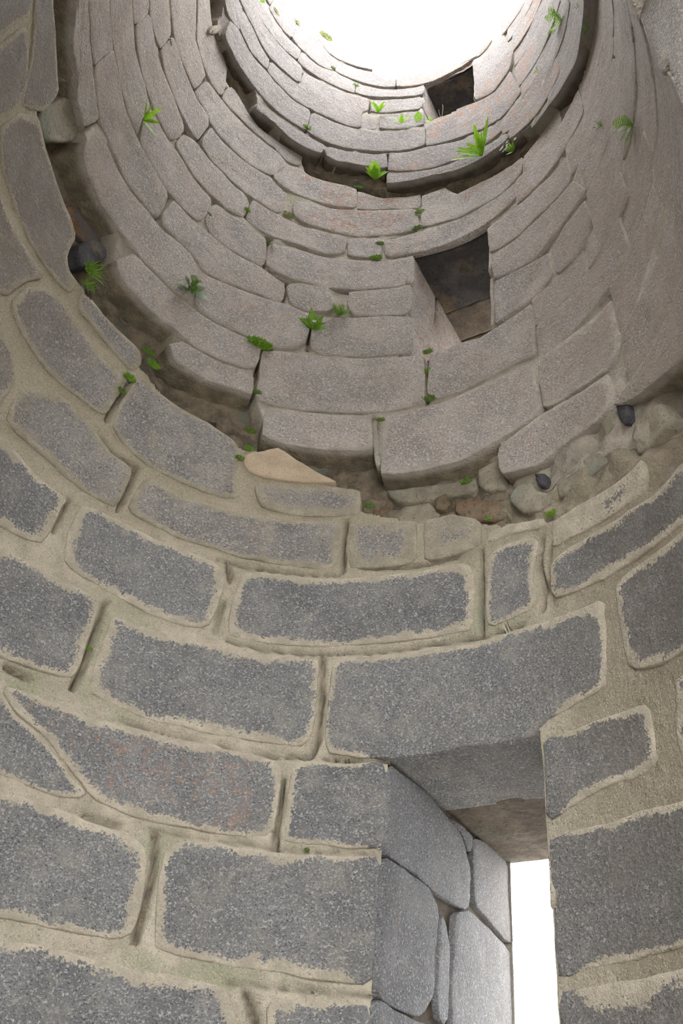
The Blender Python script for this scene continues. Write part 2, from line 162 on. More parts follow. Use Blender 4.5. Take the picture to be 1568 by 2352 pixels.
 (0,38,2,-4,0,[(201.5,-581),(214.3,-581),(227.1,-589),(226.9,-196),(214.3,-191),(201.4,-195)]),
 (0,38,2,1,0,[(227.5,-581),(243.7,-585),(259.9,-589),(259.9,-197),(243.7,-191),(227.8,-197)]),
 (0,38,2,1,0,[(260.3,-591),(268.4,-585),(276.4,-587),(276.3,-188),(268.4,-193),(260.1,-189)]),
 (0,38,2,1,0,[(276.8,-591),(291.3,-583),(305.8,-579),(305.8,-191),(291.3,-195),(276.7,-191)]),
 (0,38,2,3,0,[(306.2,-579),(314.3,-582),(322.3,-586),(322.4,-201),(314.3,-200),(306.6,-202)]),
 (0,38,2,-3,0,[(322.7,-590),(337.3,-580),(351.9,-578),(351.8,-197),(337.3,-194),(322.6,-202)]),
 (0,38,2,1,0,[(352.3,-579),(368.5,-586),(384.8,-580),(384.9,-199),(368.5,-198),(352.2,-199)]),
 (0,38,2,-2,0,[(51.7,-196),(61.3,-200),(71.0,-189),(70.8,233),(61.3,235),(52.0,233)]),
 (0,38,2,-3,0,[(71.4,-195),(83.5,-202),(95.5,-196),(95.3,227),(83.5,238),(71.3,234)]),
 (0,38,2,-3,0,[(95.9,-197),(108.2,-195),(120.6,-194),(120.6,228),(108.2,235),(95.9,231)]),
 (0,38,2,3,0,[(121.0,-194),(128.1,-191),(135.2,-189),(135.1,236),(128.1,234),(121.1,237)]),
 (0,38,2,2,0,[(198.8,-199),(210.6,-195),(222.5,-190),(222.7,240),(210.6,239),(198.7,233)]),
 (0,38,2,1,0,[(222.9,-196),(231.3,-201),(239.7,-199),(239.3,236),(231.3,238),(223.3,229)]),
 (0,38,2,-2,0,[(240.1,-190),(248.7,-188),(257.3,-199),(257.5,233),(248.7,234),(240.5,239)]),
 (0,38,2,-4,0,[(257.7,-188),(271.3,-196),(285.0,-196),(284.8,228),(271.3,232),(257.7,233)]),
 (0,38,2,0,0,[(285.4,-195),(296.2,-198),(306.9,-189),(306.6,240),(296.2,230),(285.7,228)]),
 (0,38,2,3,0,[(307.3,-191),(315.0,-198),(322.6,-200),(322.5,240),(315.0,238),(307.3,229)]),
 (0,38,2,-3,0,[(323.0,-201),(336.6,-201),(350.2,-192),(350.1,228),(336.6,240),(323.2,238)]),
 (0,38,2,-4,0,[(350.6,-199),(367.7,-198),(384.8,-200),(384.4,241),(367.7,233),(351.0,236)]),
 (0,38,2,0,0,[(72.7,230),(84.7,229),(96.8,229),(96.4,649),(84.7,650),(72.7,657)]),
 (0,38,2,3,0,[(97.2,236),(108.5,231),(119.8,238),(120.0,647),(108.5,646),(97.3,660)]),
 (0,38,2,-1,0,[(120.2,233),(127.2,236),(134.3,236),(134.3,654),(127.2,658),(120.6,650)]),
 (0,38,2,0,0,[(196.4,237),(209.7,236),(223.1,233),(222.9,647),(209.7,648),(196.2,656)]),
 (0,38,2,-2,0,[(223.5,228),(234.6,236),(245.8,232),(245.7,660),(234.6,654),(223.7,647)]),
 (0,38,2,1,0,[(246.2,233),(254.9,231),(263.7,240),(263.8,654),(254.9,649),(246.6,650)]),
 (0,38,2,-2,0,[(264.1,232),(273.0,228),(281.9,231),(281.9,649),(273.0,657),(263.9,657)]),
 (0,38,2,2,0,[(282.3,228),(293.2,227),(304.1,231),(303.9,654),(293.2,653),(282.6,655)]),
 (0,38,2,2,0,[(304.5,237),(318.4,234),(332.3,231),(332.3,648),(318.4,658),(304.8,653)]),
 (0,38,2,-1,0,[(75.7,657),(89.6,648),(103.5,653),(103.4,1046),(89.6,1045),(76.0,1042)]),
 (0,38,2,-1,0,[(103.9,647),(112.0,655),(120.0,659),(119.9,1040),(112.0,1035),(103.7,1041)]),
 (0,38,2,0,0,[(120.4,646),(126.9,657),(133.3,656),(133.2,1041),(126.9,1043),(120.3,1044)]),
 (0,38,2,0,0,[(196.6,649),(200.1,657),(203.6,649),(203.6,1040),(200.1,1046),(196.5,1047)]),
 (0,38,2,-4,0,[(204.0,655),(218.2,655),(232.5,647),(232.1,1038),(218.2,1044),(204.0,1042)]),
 (0,38,2,-3,0,[(232.9,653),(244.5,660),(256.1,647),(255.9,1041),(244.5,1044),(232.8,1041)]),
 (0,38,2,0,0,[(256.5,654),(272.8,650),(289.0,647),(288.9,1038),(272.8,1035),(256.6,1048)]),
 (0,38,2,0,0,[(289.4,659),(300.2,659),(311.0,647),(310.6,1044),(300.2,1038),(289.4,1042)]),
 (0,38,2,0,0,[(311.4,656),(318.1,649),(324.8,659),(324.7,1034),(318.1,1034),(311.5,1040)]),
 (0,38,2,-1,0,[(82.7,1040),(96.5,1039),(110.4,1036),(110.2,1359),(96.5,1359),(82.7,1367)]),
 (0,38,2,0,0,[(110.8,1047),(121.6,1038),(132.4,1039),(132.3,1368),(121.6,1362),(110.8,1360)]),
 (0,38,2,2,0,[(196.9,1043),(200.7,1043),(204.6,1036),(204.8,1360),(200.7,1358),(197.1,1365)]),
 (0,38,2,3,0,[(205.0,1045),(220.2,1043),(235.5,1047),(235.7,1362),(220.2,1364),(204.8,1364)]),
 (0,38,2,0,0,[(235.9,1036),(248.7,1046),(261.6,1041),(261.7,1362),(248.7,1356),(235.9,1358)]),
 (0,38,2,-1,0,[(262.0,1048),(275.9,1038),(289.9,1043),(289.6,1362),(275.9,1360),(261.9,1356)]),
 (0,38,2,-2,0,[(290.3,1045),(304.0,1042),(317.8,1040),(317.6,1365),(304.0,1360),(290.4,1357)]),
 (0,38,2,-1,0,[(85.7,1355),(96.1,1357),(106.5,1358),(106.4,1772),(96.1,1770),(85.7,1766)]),
 (0,38,2,-1,0,[(106.9,1359),(117.5,1355),(128.2,1358),(128.4,1762),(117.5,1767),(107.0,1772)]),
 (0,38,2,2,0,[(128.6,1367),(130.1,1359),(131.5,1363),(131.3,1764),(130.1,1771),(129.0,1762)]),
 (0,38,2,-1,0,[(197.1,1361),(200.5,1362),(203.8,1354),(203.6,1773),(200.5,1772),(197.5,1774)]),
 (0,38,2,-3,0,[(204.2,1357),(218.5,1356),(232.9,1368),(232.6,1772),(218.5,1770),(204.5,1773)]),
 (0,38,2,2,0,[(233.3,1355),(245.6,1365),(257.8,1357),(258.0,1769),(245.6,1764),(233.2,1764)]),
 (0,38,2,0,0,[(258.2,1356),(271.8,1355),(285.4,1361),(285.3,1765),(271.8,1763),(258.4,1760)]),
 (0,38,2,0,0,[(285.8,1358),(297.3,1358),(308.8,1366),(308.5,1767),(297.3,1768),(285.6,1766)]),
 (0,38,2,1,0,[(89.2,1763),(97.0,1772),(104.8,1769),(104.4,1858),(97.0,1886),(89.2,1912)]),
 (0,38,2,-1,0,[(105.2,1765),(117.8,1766),(130.4,1760),(130.2,1796),(117.8,1815),(105.3,1857)]),
 (1,8,-12,2,0,[(105.2,2073),(117.8,1948),(130.4,1808),(130.2,2133),(117.8,2127),(105.1,2123)]),
 (0,38,2,1,0,[(197.4,1773),(201.6,1761),(205.8,1760),(205.8,2126),(201.6,2130),(197.3,2126)]),
 (0,38,2,2,0,[(206.2,1774),(220.1,1773),(234.0,1765),(233.7,2133),(220.1,2130),(206.1,2129)]),
 (0,38,2,-1,0,[(234.4,1774),(249.3,1766),(264.1,1762),(263.8,2121),(249.3,2126),(234.8,2128)]),
 (0,38,2,1,0,[(264.5,1771),(275.2,1764),(286.0,1771),(285.6,2130),(275.2,2123),(264.7,2126)]),
 (0,38,2,-4,0,[(286.4,1773),(292.1,1760),(297.8,1766),(297.9,2131),(292.1,2121),(286.2,2121)]),
 (1,8,-12,0,0,[(73.8,2407),(87.9,2261),(101.9,2124),(102.1,2433),(87.9,2428),(74.1,2428)]),
 (1,8,-12,3,0,[(102.3,2130),(112.3,2128),(122.2,2131),(122.4,2425),(112.3,2436),(102.1,2434)]),
 (1,8,-12,-2,0,[(122.6,2125),(126.1,2124),(129.5,2126),(129.4,2437),(126.1,2427),(122.9,2434)]),
 (0,38,2,-4,0,[(197.7,2124),(199.5,2125),(201.2,2131),(200.9,2427),(199.5,2435),(197.6,2425)]),
 (0,38,2,3,0,[(201.6,2128),(213.3,2122),(224.9,2126),(224.6,2425),(213.3,2433),(201.6,2430)]),
 (0,38,2,0,0,[(225.3,2122),(234.2,2126),(243.0,2132),(242.8,2432),(234.2,2435),(225.6,2435)]),
 (0,38,2,-1,0,[(243.4,2128),(253.4,2125),(263.3,2130),(263.0,2427),(253.4,2427),(243.3,2436)]),
 (0,38,2,3,0,[(263.7,2126),(274.5,2134),(285.3,2127),(285.0,2435),(274.5,2433),(264.1,2425)]),
 (1,8,-12,-1,0,[(78.7,2427),(93.9,2430),(109.2,2429),(109.3,2700),(93.9,2698),(78.9,2709)]),
 (1,8,-12,1,0,[(109.6,2429),(119.1,2436),(128.6,2430),(128.4,2708),(119.1,2710),(109.5,2705)]),
 (0,38,2,0,0,[(199.4,2428),(208.6,2432),(217.7,2433),(217.4,2697),(208.6,2702),(199.6,2700)]),
 (0,38,2,-2,0,[(218.1,2424),(225.7,2431),(233.3,2431),(233.1,2708),(225.7,2706),(218.0,2704)]),
 (1,8,-12,-4,0,[(78.7,2701),(89.6,2711),(100.5,2706),(100.3,2984),(89.6,2993),(79.0,2989)]),
 (1,8,-12,-3,0,[(100.9,2711),(114.3,2702),(127.7,2700),(127.8,2986),(114.3,2983),(101.2,2989)]),
 (0,38,2,-2,0,[(198.1,2699),(202.8,2697),(207.5,2705),(207.5,2996),(202.8,2984),(198.3,2988)]),
 (0,38,2,-2,0,[(207.9,2701),(216.5,2704),(225.1,2710),(224.8,2990),(216.5,2994),(208.3,2986)]),
 (0,38,2,-2,0,[(225.5,2698),(231.9,2710),(238.3,2701),(238.3,2992),(231.9,2984),(225.8,2993)]),
 (1,8,-12,1,0,[(57.2,2992),(72.2,2992),(87.2,2986),(87.1,3225),(72.2,3218),(57.6,3219)]),
 (1,8,-12,-3,0,[(87.6,2986),(96.0,2993),(104.4,2996),(104.1,3225),(96.0,3228),(87.4,3229)]),
 (1,8,-12,3,0,[(104.8,2989),(115.6,2995),(126.5,2994),(126.4,3221),(115.6,3220),(104.9,3222)]),
 (1,8,-12,2,0,[(126.9,2983),(135.8,2997),(144.7,2990),(144.5,3226),(135.8,3228),(127.2,3228)]),
 (1,8,-12,1,0,[(145.1,2985),(153.3,2989),(161.6,2984),(161.5,3224),(153.3,3218),(145.3,3218)]),
 (0,38,2,-3,0,[(191.0,2984),(202.9,2990),(214.8,2988),(215.0,3219),(202.9,3229),(191.4,3227)]),
 (0,38,2,1,0,[(215.2,2997),(224.2,2990),(233.3,2996),(233.4,3219),(224.2,3228),(215.6,3218)]),
 (0,38,2,0,0,[(233.7,2987),(238.2,2988),(242.8,2992),(242.9,3223),(238.2,3221),(234.1,3224)]),
 (1,8,-12,0,0,[(57.2,3222),(65.2,3220),(73.3,3223),(73.3,3416),(65.2,3417),(57.2,3423)]),
 (1,8,-12,2,0,[(74.7,3224),(83.0,3226),(91.4,3222),(91.5,3420),(83.0,3420),(75.0,3413)]),
 (1,8,-12,-4,0,[(91.8,3222),(105.7,3222),(119.7,3222),(119.3,3417),(105.7,3413),(91.7,3421)]),
 (1,8,-12,-1,0,[(120.1,3224),(130.0,3221),(140.0,3231),(140.1,3425),(130.0,3425),(120.3,3422)]),
 (1,8,-12,-4,0,[(140.4,3226),(149.0,3223),(157.7,3224),(157.8,3414),(149.0,3415),(140.6,3412)]),
 (0,38,2,-4,0,[(183.3,3224),(193.3,3224),(203.4,3223),(203.1,3414),(193.3,3417),(183.6,3414)]),
 (0,38,2,-4,0,[(203.8,3220),(219.5,3219),(235.2,3218),(235.2,3424),(219.5,3423),(203.8,3416)]),
 (0,38,2,-4,0,[(235.6,3228),(241.0,3229),(246.3,3225),(246.2,3358),(241.0,3401),(235.7,3414)]),
 (1,8,-12,-2,0,[(78.2,3419),(85.9,3418),(93.6,3415),(93.2,3735),(85.9,3724),(78.3,3737)]),
 (1,8,-12,3,0,[(94.0,3419),(105.0,3421),(116.0,3421),(115.9,3733),(105.0,3731),(93.8,3733)]),
 (1,8,-12,-1,0,[(116.4,3412),(130.2,3424),(143.9,3422),(143.8,3734),(130.2,3730),(116.4,3725)]),
 (1,8,-12,0,0,[(144.3,3414),(157.4,3424),(170.5,3425),(170.7,3728),(157.4,3725),(144.5,3734)]),
 (0,38,2,1,0,[(191.2,3425),(206.9,3413),(222.5,3419),(222.2,3560),(206.9,3686),(191.1,3726)]),
 (0,38,2,3,0,[(222.9,3417),(232.0,3420),(241.0,3417),(241.1,3437),(232.0,3482),(223.2,3551)]),
 (1,8,-12,-3,0,[(241.4,3699),(245.8,3673),(250.3,3638),(250.3,3732),(245.8,3728),(241.3,3733)]),
 (1,8,-12,-2,0,[(78.2,3726),(90.6,3724),(103.0,3726),(102.9,3986),(90.6,3998),(78.4,3984)]),
 (1,8,-12,-3,0,[(103.4,3733),(116.9,3734),(130.4,3734),(130.1,3992),(116.9,3989),(103.7,3995)]),
 (1,8,-12,-3,0,[(130.8,3735),(146.1,3734),(161.3,3729),(161.0,3987),(146.1,3984),(131.2,3997)]),
 (1,8,-12,-4,0,[(161.7,3733),(176.4,3728),(191.1,3895),(190.8,3995),(176.4,3919),(161.7,3990)]),
 (1,8,-12,-4,0,[(191.5,3906),(202.0,3870),(212.4,3856),(212.6,3995),(202.0,3992),(191.6,3988)]),
 (1,8,-12,0,0,[(212.8,3845),(227.2,3788),(241.6,3725),(241.5,3985),(227.2,3992),(213.1,3996)]),
 (1,8,-12,-2,0,[(242.0,3724),(247.4,3727),(252.8,3735),(253.0,3984),(247.4,3991),(242.1,3995)]),
 (1,8,-12,-2,0,[(74.7,3992),(90.7,3997),(106.7,3991),(106.7,4255),(90.7,4264),(75.1,4256)]),
 (1,8,-12,2,0,[(107.1,3993),(115.4,3985),(123.7,3995),(123.7,4264),(115.4,4262),(107.1,4259)]),
 (1,8,-12,-1,0,[(124.1,3994),(139.4,3990),(154.7,3993),(154.6,4061),(139.4,4192),(124.2,4255)]),
 (2,3,-10,3,0,[(155.1,3986),(170.9,3992),(186.7,3994),(186.7,4253),(170.9,4004),(155.3,4067)]),
 (1,8,-12,-1,0,[(187.1,3994),(200.4,3986),(213.6,3990),(213.7,4261),(200.4,4255),(187.2,4265)]),
 (1,8,-12,1,0,[(214.0,3988),(225.9,3995),(237.8,3996),(237.8,4263),(225.9,4267),(214.3,4261)]),
 (1,8,-12,-2,0,[(238.2,3989),(247.2,3987),(256.3,3998),(256.3,4254),(247.2,4266),(238.0,4258)]),
 (1,8,-12,2,1,[(55.7,4263),(70.2,4259),(84.6,4256),(84.6,4505),(70.2,4507),(55.7,4504)]),
 (1,8,-12,-1,0,[(85.0,4259),(100.0,4256),(115.0,4267),(114.8,4411),(100.0,4489),(85.3,4504)]),
 (2,3,-10,-1,0,[(115.4,4413),(130.9,4284),(146.3,4263),(146.2,4507),(130.9,4514),(115.7,4515)]),
 (2,3,-10,-2,0,[(146.7,4262),(160.1,4259),(173.6,4257),(173.5,4505),(160.1,4510),(147.0,4514)]),
 (1,8,-12,-4,0,[(174.0,4259),(183.5,4259),(193.1,4262),(192.9,4513),(183.5,4517),(173.9,4274)]),
 (1,8,-12,-3,0,[(193.5,4260),(204.3,4267),(215.1,4254),(215.0,4506),(204.3,4515),(193.8,4511)]),
 (1,8,-12,3,0,[(215.5,4259),(230.4,4256),(245.3,4260),(244.9,4515),(230.4,4509),(215.5,4514)]),
 (1,8,-12,2,0,[(245.7,4263),(253.0,4258),(260.3,4264),(260.0,4518),(253.0,4509),(245.5,4508)]),
 (1,8,-12,-1,1,[(59.2,4505),(67.1,4517),(74.9,4513),(74.9,4668),(67.1,4674),(59.2,4647)]),
 (2,3,-10,-1,0,[(75.3,4672),(91.6,4510),(107.8,4506),(108.0,4752),(91.6,4762),(75.2,4760)]),
 (2,3,-10,3,0,[(108.2,4506),(122.8,4513),(137.5,4516),(137.5,4757),(122.8,4765),(108.5,4760)]),
 (2,3,-10,0,0,[(137.9,4516),(148.4,4508),(158.9,4509),(158.6,4757),(148.4,4754),(137.7,4761)]),
 (1,8,-12,-3,0,[(180.7,4508),(193.9,4511),(207.1,4513),(206.7,4764),(193.9,4753),(180.7,4756)]),
 (1,8,-12,0,0,[(207.5,4517),(222.2,4515),(237.0,4506),(237.1,4760),(222.2,4751),(207.3,4764)]),
 (1,8,-12,-2,0,[(237.4,4505),(250.8,4506),(264.3,4507),(264.4,4756),(250.8,4753),(237.7,4762)]),
 (2,3,-10,-1,1,[(57.2,4848),(70.0,4765),(82.8,4752),(82.9,4954),(70.0,4955),(57.2,4953)]),
 (2,3,-10,-4,0,[(83.2,4761),(95.2,4757),(107.3,4763),(107.3,4950),(95.2,4949),(83.1,4953)]),
 (2,3,-10,3,0,[(107.7,4764),(119.4,4761),(131.0,4754),(130.7,4954),(119.4,4956),(107.6,4950)]),
 (2,3,-10,-4,0,[(131.4,4763),(144.7,4756),(158.0,4757),(158.2,4947),(144.7,4955),(131.6,4946)]),
 (1,8,-12,1,0,[(185.7,4756),(201.4,4765),(217.1,4758),(217.0,4959),(201.4,4946),(185.9,4955)]),
 (1,8,-12,-4,0,[(217.5,4760),(225.6,4756),(233.8,4762),(233.7,4959),(225.6,4950),(217.5,4950)]),
 (1,8,-12,-3,0,[(234.2,4755),(251.5,4763),(268.8,4757),(268.7,4950),(251.5,4953),(234.6,4955)]),
 (2,3,-10,-4,1,[(54.7,4950),(64.9,4954),(75.0,4955),(75.1,5129),(64.9,5138),(55.0,5136)]),
 (2,3,-10,2,0,[(75.4,4948),(86.3,4947),(97.2,4958),(97.1,5139),(86.3,5129),(75.5,5136)]),
 (2,3,-10,-3,0,[(97.6,4955),(110.4,4956),(123.3,4954),(123.3,5131),(110.4,5137),(97.7,5139)]),
 (2,3,-10,0,0,[(123.7,4958),(137.0,4952),(150.2,4947),(150.4,5128),(137.0,5140),(123.6,5132)]),
 (1,8,-12,2,0,[(181.2,4946),(190.1,4946),(199.1,4954),(199.0,5141),(190.1,5135),(181.3,5140)]),
 (1,8,-12,2,0,[(199.5,4959),(212.0,4952),(224.4,4946),(224.3,5136),(212.0,5141),(199.9,5135)]),
 (1,8,-12,-3,0,[(224.8,4947),(237.1,4953),(249.3,4959),(249.3,5134),(237.1,5128),(225.0,5142)]),
 (1,8,-12,-2,0,[(249.7,4948),(260.3,4953),(270.8,4950),(270.7,5134),(260.3,5138),(250.1,5133)]),
 (2,3,-10,-4,1,[(64.2,5129),(78.1,5137),(91.9,5138),(91.8,5305),(78.1,5296),(64.6,5302)]),
 (2,3,-10,-4,0,[(92.3,5140),(100.2,5138),(108.0,5137),(107.9,5296),(100.2,5300),(92.7,5304)]),
 (2,3,-10,2,0,[(108.4,5141),(118.6,5138),(128.7,5135),(128.4,5306),(118.6,5294),(108.8,5294)]),
 (2,3,-10,1,0,[(129.1,5139),(140.7,5134),(152.3,5132),(152.4,5297),(140.7,5296),(129.3,5301)]),
 (1,8,-12,-1,0,[(183.4,5128),(197.2,5130),(211.0,5140),(211.0,5306),(197.2,5295),(183.4,5297)]),
 (1,8,-12,-2,0,[(211.4,5132),(226.0,5128),(240.6,5132),(240.4,5300),(226.0,5303),(211.8,5293)]),
 (1,8,-12,-3,0,[(241.0,5140),(257.4,5136),(273.8,5132),(273.9,5303),(257.4,5302),(241.3,5297)]),
 (2,3,-10,-1,1,[(63.2,5299),(75.4,5297),(87.5,5303),(87.6,5607),(75.4,5597),(63.0,5599)]),
 (2,3,-10,0,0,[(87.9,5300),(103.6,5292),(119.2,5297),(119.1,5601),(103.6,5598),(87.8,5599)]),
 (2,3,-10,1,0,[(119.6,5299),(134.9,5299),(150.1,5300),(149.8,5596),(134.9,5596),(119.8,5598)]),
 (2,3,-10,-2,0,[(150.5,5299),(161.4,5294),(172.4,5293),(172.6,5598),(161.4,5594),(150.7,5604)]),
 (1,8,-12,0,0,[(193.4,5296),(201.0,5300),(208.6,5293),(208.3,5605),(201.0,5601),(193.6,5596)]),
 (1,8,-12,-3,0,[(209.0,5305),(220.1,5303),(231.3,5303),(231.4,5597),(220.1,5594),(208.9,5596)]),
 (1,8,-12,-3,0,[(231.7,5292),(239.2,5297),(246.8,5302),(246.6,5605),(239.2,5606),(232.0,5602)]),
 (1,8,-12,1,0,[(247.2,5293),(261.7,5296),(276.3,5295),(276.0,5444),(261.7,5525),(247.1,5605)]),
 (2,3,-10,-4,1,[(62.7,5607),(78.7,5596),(94.7,5594),(94.4,5809),(78.7,5817),(63.0,5816)]),
 (2,3,-10,0,0,[(95.1,5600),(104.7,5603),(114.3,5604),(114.2,5805),(104.7,5808),(94.9,5807)]),
 (2,3,-10,-2,0,[(114.7,5599),(127.3,5602),(139.9,5600),(139.8,5809),(127.3,5809),(114.8,5810)]),
 (2,3,-10,1,0,[(140.3,5605),(155.9,5600),(171.4,5606),(171.5,5806),(155.9,5816),(140.2,5813)]),
 (1,8,-12,3,0,[(202.8,5599),(211.4,5594),(219.9,5606),(220.0,5766),(211.4,5809),(202.8,5816)]),
 (1,8,-12,2,0,[(220.3,5598),(228.7,5598),(237.0,5603),(236.7,5671),(228.7,5722),(220.4,5757)]),
 (2,3,-10,-3,0,[(237.4,5790),(248.4,5722),(259.4,5651),(259.2,5806),(248.4,5811),(237.4,5817)]),
 (2,3,-10,1,0,[(259.8,5644),(268.5,5602),(277.2,5604),(277.3,5812),(268.5,5816),(259.7,5815)]),
 (2,3,-10,-2,0,[(277.6,5597),(282.2,5596),(286.8,5596),(286.6,5810),(282.2,5806),(277.9,5818)]),
 (2,3,-10,2,1,[(63.7,5804),(79.8,5815),(95.9,5809),(95.6,6016),(79.8,6028),(63.8,6019)]),
 (2,3,-10,-3,0,[(96.3,5810),(104.0,5808),(111.6,5807),(111.8,6023),(104.0,6019),(96.2,6024)]),
 (2,3,-10,-4,0,[(112.0,5814),(127.3,5815),(142.7,5806),(142.3,6025),(127.3,6025),(112.0,6020)]),
 (2,3,-10,3,0,[(143.1,5814),(150.9,5810),(158.8,5814),(158.5,6027),(150.9,6021),(143.4,6028)]),
 (2,3,-10,1,0,[(159.2,5810),(167.3,5815),(175.5,5806),(175.5,6019),(167.3,6024),(159.6,6017)]),
 (2,3,-10,1,0,[(175.9,5816),(188.3,5973),(200.8,5935),(201.0,6017),(188.3,6021),(175.8,6028)]),
 (2,3,-10,-2,0,[(201.2,5933),(215.5,5876),(229.8,5828),(229.6,6018),(215.5,6026),(201.3,6016)]),
 (2,3,-10,-1,0,[(230.2,5828),(237.7,5807),(245.2,5807),(244.9,6020),(237.7,6027),(230.1,6017)]),
 (2,3,-10,0,0,[(245.6,5816),(255.3,5813),(264.9,5810),(264.7,6022),(255.3,6021),(245.5,6019)]),
 (2,3,-10,-2,0,[(265.3,5811),(273.7,5811),(282.1,5808),(281.8,6022),(273.7,6018),(265.5,6028)]),
 (2,3,-10,-4,0,[(282.5,5810),(287.4,5810),(292.3,5817),(291.9,6025),(287.4,6026),(282.7,6024)]),
 (2,3,-10,1,1,[(61.2,6029),(72.1,6027),(82.9,6021),(82.7,6208),(72.1,6209),(61.6,6214)]),
 (2,3,-10,1,0,[(83.3,6028),(98.0,6017),(112.6,6023),(112.8,6216),(98.0,6206),(83.4,6212)]),
 (2,3,-10,3,0,[(113.0,6019),(121.3,6021),(129.6,6019),(129.6,6206),(121.3,6209),(113.0,6217)]),
 (2,3,-10,-4,0,[(130.0,6027),(143.0,6028),(156.0,6028),(155.6,6212),(143.0,6207),(130.2,6207)]),
 (2,3,-10,0,0,[(156.4,6020),(169.2,6023),(182.1,6022),(182.3,6207),(169.2,6207),(156.5,6205)]),
 (2,3,-10,-3,0,[(182.5,6024),(190.6,6029),(198.7,6022),(198.6,6215),(190.6,6216),(182.7,6207)]),
 (2,3,-10,0,0,[(199.1,6020),(213.0,6022),(227.0,6026),(226.7,6208),(213.0,6211),(199.1,6215)]),
 (2,3,-10,1,0,[(227.4,6023),(240.2,6020),(253.0,6019),(252.7,6210),(240.2,6208),(227.5,6203)]),
 (2,3,-10,-3,0,[(253.4,6029),(262.2,6021),(270.9,6021),(270.7,6215),(262.2,6206),(253.2,6203)]),
 (2,3,-10,-2,0,[(271.3,6021),(283.3,6025),(295.3,6023),(295.4,6208),(283.3,6214),(271.4,6217)]),
 (2,3,-10,3,1,[(58.7,6212),(69.8,6205),(80.8,6206),(80.8,6497),(69.8,6505),(58.6,6505)]),
 (2,3,-10,2,0,[(81.2,6212),(90.9,6212),(100.6,6213),(100.5,6494),(90.9,6499),(81.3,6495)]),
 (2,3,-10,1,0,[(101.0,6211),(117.0,6209),(133.0,6214),(133.1,6502),(117.0,6498),(101.1,6499)]),
 (2,3,-10,-2,0,[(133.4,6208),(143.3,6211),(153.2,6208),(153.0,6504),(143.3,6505),(133.5,6499)]),
 (2,3,-10,-1,0,[(153.6,6214),(165.8,6209),(177.9,6208),(177.6,6505),(165.8,6498),(154.0,6502)]),
 (2,3,-10,0,0,[(178.3,6206),(194.2,6209),(210.2,6216),(209.8,6494),(194.2,6501),(178.4,6506)]),
 (2,3,-10,-4,0,[(210.6,6217),(222.7,6210),(234.9,6210),(234.9,6498),(222.7,6498),(210.7,6498)]),
 (2,3,-10,3,0,[(235.3,6210),(248.6,6204),(262.0,6208),(261.9,6501),(248.6,6501),(235.6,6507)]),
 (2,3,-10,-3,0,[(262.4,6214),(273.3,6216),(284.3,6211),(284.3,6503),(273.3,6494),(262.4,6498)]),
 (2,3,-10,-2,0,[(284.7,6210),(294.5,6205),(304.3,6216),(304.3,6504),(294.5,6507),(285.0,6499)]),
]
RUBBLE = [
 (1,30,0,[(-87.6,3419),(-86.5,3517),(-81.8,3537),(-78.6,3526),(-78.0,3470),(-79.7,3380),(-83.5,3226),(-87.2,3199),(-89.2,3276)]),
 (1,40,2,[(-62.9,3149),(-60.7,3285),(-57.3,3322),(-55.9,3272),(-57.3,3169),(-60.0,3077)]),
 (1,100,1,[(-68.6,3276),(-67.4,3374),(-58.8,3421),(-57.1,3399),(-60.0,3292),(-64.7,3248)]),
 (1,118,2,[(-29.7,2840),(-26.7,2856),(-17.9,2924),(-17.9,2853),(-21.9,2815),(-27.9,2796)]),
 (1,98,0,[(-24.6,2786),(-20.0,2837),(-15.7,2820),(-14.8,2787),(-20.5,2795)]),
 (1,88,0,[(19.2,2641),(25.7,2635),(33.5,2617),(38.4,2614),(38.8,2523),(32.6,2534),(22.2,2553)]),
 (1,58,0,[(39.0,2624),(44.9,2639),(45.6,2524),(45.6,2445),(41.3,2475),(39.3,2528)]),
 (1,78,3,[(29.8,2544),(32.6,2564),(33.4,2486),(32.2,2458),(30.3,2481)]),
 (1,78,3,[(34.2,2524),(39.3,2475),(46.0,2413),(47.6,2324),(43.0,2311),(37.5,2368),(34.2,2434)]),
 (1,98,0,[(22.6,2552),(28.8,2547),(31.8,2444),(31.8,2370),(24.5,2391),(22.0,2491)]),
 (1,108,3,[(16.3,2562),(20.1,2606),(22.3,2514),(21.6,2444),(17.8,2480)]),
 (1,14,2,[(52.6,2420),(54.9,2394),(56.2,2337),(55.0,2310),(53.3,2343)]),
 (1,14,0,[(48.2,2403),(51.9,2394),(52.8,2327),(56.5,2268),(55.1,2202),(49.5,2245),(46.9,2349)]),
 (1,14,0,[(56.8,2319),(63.9,2324),(70.5,2319),(70.7,2229),(64.2,2222),(57.6,2223)]),
 (1,14,2,[(74.2,2470),(75.7,2428),(75.9,2312),(74.8,2289),(73.3,2342),(73.2,2422)]),
 (1,35,0,[(76.1,2295),(82.2,2262),(83.0,2150),(77.8,2137),(74.5,2159),(73.9,2255)]),
 (1,78,2,[(45.8,2277),(49.5,2235),(53.2,2210),(53.5,2173),(46.6,2225)]),
 (2,30,0,[(-69.0,5254),(-67.7,5358),(-66.2,5500),(-65.2,5423),(-65.5,5302),(-68.2,5188)]),
 (1,60,3,[(-13.6,5205),(-12.0,5263),(-5.1,5229),(5.9,5208),(4.9,5103),(-2.5,5078),(-10.8,5067)]),
 (1,70,3,[(-18.5,5118),(-13.6,5205),(-11.2,5062),(-15.2,5027)]),
 (1,90,3,[(11.2,5033),(25.3,5049),(27.8,4916),(17.5,4932),(11.0,4929)]),
 (1,60,3,[(33.1,4879),(41.5,4895),(53.0,4920),(54.5,4824),(44.6,4813),(35.4,4786)]),
]
